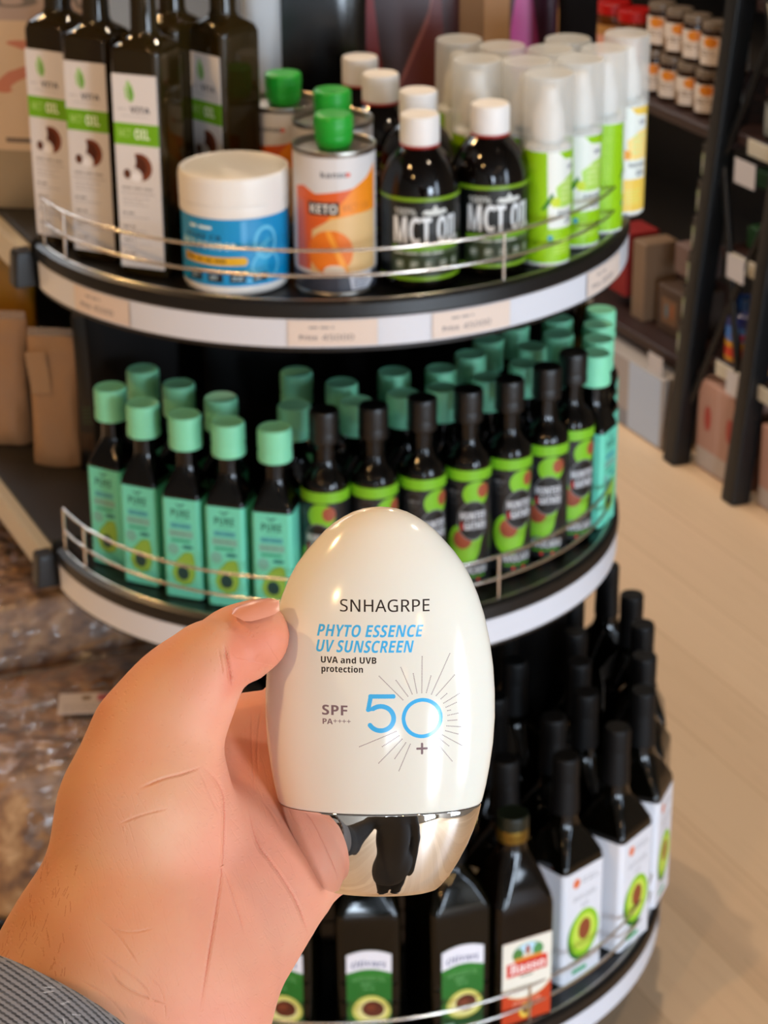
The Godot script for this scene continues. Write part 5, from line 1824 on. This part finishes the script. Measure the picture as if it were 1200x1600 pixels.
	carton("green_box", "green and brown flat box between the black posts", Vector3(1.34, RACK_Y2[2] - 0.10, -1.15), Vector3(0.14, 0.035, 0.13), Color(0.06, 0.22, 0.06), 0)
	carton("green_box", "green and yellow flat box lower between the black posts", Vector3(1.34, RACK_Y2[1] + 0.0, -1.15), Vector3(0.14, 0.045, 0.13), Color(0.1, 0.2, 0.03), 0)
	# blue and orange bottles
	var bi := canvas(128, 128, Color(0.05, 0.13, 0.4))
	rect(bi, 0, 60, 128, 68, Color(0.72, 0.5, 0.08))
	rect(bi, 0, 84, 128, 30, Color(0.7, 0.16, 0.06))
	oval(bi, 64, 40, 26, 24, Color(0.2, 0.4, 0.66))
	oval(bi, 70, 46, 10, 10, Color(0.6, 0.15, 0.3))
	var bo := thing("blue_bottle", "blue and orange squat bottle between the black posts", "bottle", rack_spot(1.345, RACK_Y2[0], -1.175))
	bo.rotation.y = YAW - 1.2
	var bb := Mb.new()
	bb.lathe([[1e-4, 0.0], [0.034, 0.0], [0.037, 0.004], [0.037, 0.09], [0.03, 0.1], [0.017, 0.106, true], [1e-4, 0.106]], 5)
	part("bottle_body", bb, mat("blue_plastic", Color(0.05, 0.1, 0.33), 0.3), bo)
	part("wrap_label", wrap_label(0.0374, 0.006, 0.088, 5), tex_mat("label_blue", bi, 0.4), bo)
	part("screw_cap", knurled_cap(0.019, 0.104, 0.025, 18), mat("cap_sky", Color(0.15, 0.3, 0.55), 0.4), bo)
	dup(bo, rack_spot(1.35, RACK_Y2[0], -1.10), 2.5, "second blue bottle, half hidden by the nearer black post")
	# white shelf tickets
	var tk := [["white price ticket on the rack edge below the honey jars", Vector3(1.293, RACK_Y2[2] - 0.085, -1.18), 0.07], ["white price ticket above the blue bottle", Vector3(1.293, RACK_Y2[1] - 0.045, -1.165), 0.06], ["white price ticket on the lowest rack board left of the post", Vector3(1.293, RACK_Y[0] - 0.055, -1.395), 0.055], ["white price ticket under the blue bottle", Vector3(1.293, RACK_Y2[0] - 0.045, -1.115), 0.055]]
	for t in tk:
		var m := Mb.new()
		m.box(0.0012, 0.048, t[2], 0.0003)
		var n := part("price_ticket", m, mat("ticket", Color(0.72, 0.69, 0.68), 0.5))
		n.transform = gond * Transform3D(Basis(), t[1] + Vector3(t[1].y * 0.1 - 0.002, 0, 0))
		tag(n, t[0], "ticket")

func carton(called: String, label: String, at: Vector3, size: Vector3, col: Color, kind: int) -> void:   # at: middle of its aisle face, at the base
	var o := thing(called, label, "box")
	o.transform = gond * Transform3D(Basis(), at + Vector3(size.x / 2 + at.y * 0.1, 0, 0))
	var m := Mb.new()
	m.box(size.x, size.y, size.z, 0.003, -1, 2)
	part("carton", m, mat(called + "_card", col, 0.7), o)
	if kind == 0:
		return
	var im := canvas(256, 128, col)
	if kind == 1:
		rect(im, 186, 0, 70, 128, Color(0.68, 0.72, 0.78))
		rect(im, 0, 96, 186, 32, Color(0.5, 0.5, 0.52))
		oval(im, 150, 90, 14, 20, Color(0.3, 0.42, 0.25))
		small_print(im, 30, 30, 120, 3, 12, 4, col.darkened(0.2), 2)
	elif kind == 2:
		for k in 2:
			oval(im, 64 + k * 128, 50, 20, 18, Color(0.62, 0.25, 0.2))
			rect(im, 116 + k * 128, 0, 10, 128, col.lightened(0.12))
		rect(im, 0, 96, 256, 30, Color(0.68, 0.62, 0.58))
	else:
		rect(im, 50, 30, 150, 70, Color(0.42, 0.3, 0.2))
		oval(im, 100, 64, 20, 20, Color(0.35, 0.4, 0.42))
		oval(im, 150, 60, 18, 22, Color(0.55, 0.3, 0.15))
	var f := Mb.new()
	f.box(0.001, size.y * 0.94, size.z * 0.96, 0.0003, -1, 1, Vector3(-size.x / 2 - 0.0004, size.y * 0.03, 0))
	for i in f.v.size():
		f.t[i] = Vector2(f.v[i].z / size.z + 0.5, 1.0 - f.v[i].y / size.y)
	part("printed_face", f, tex_mat(called + "_print", im, 0.6), o)
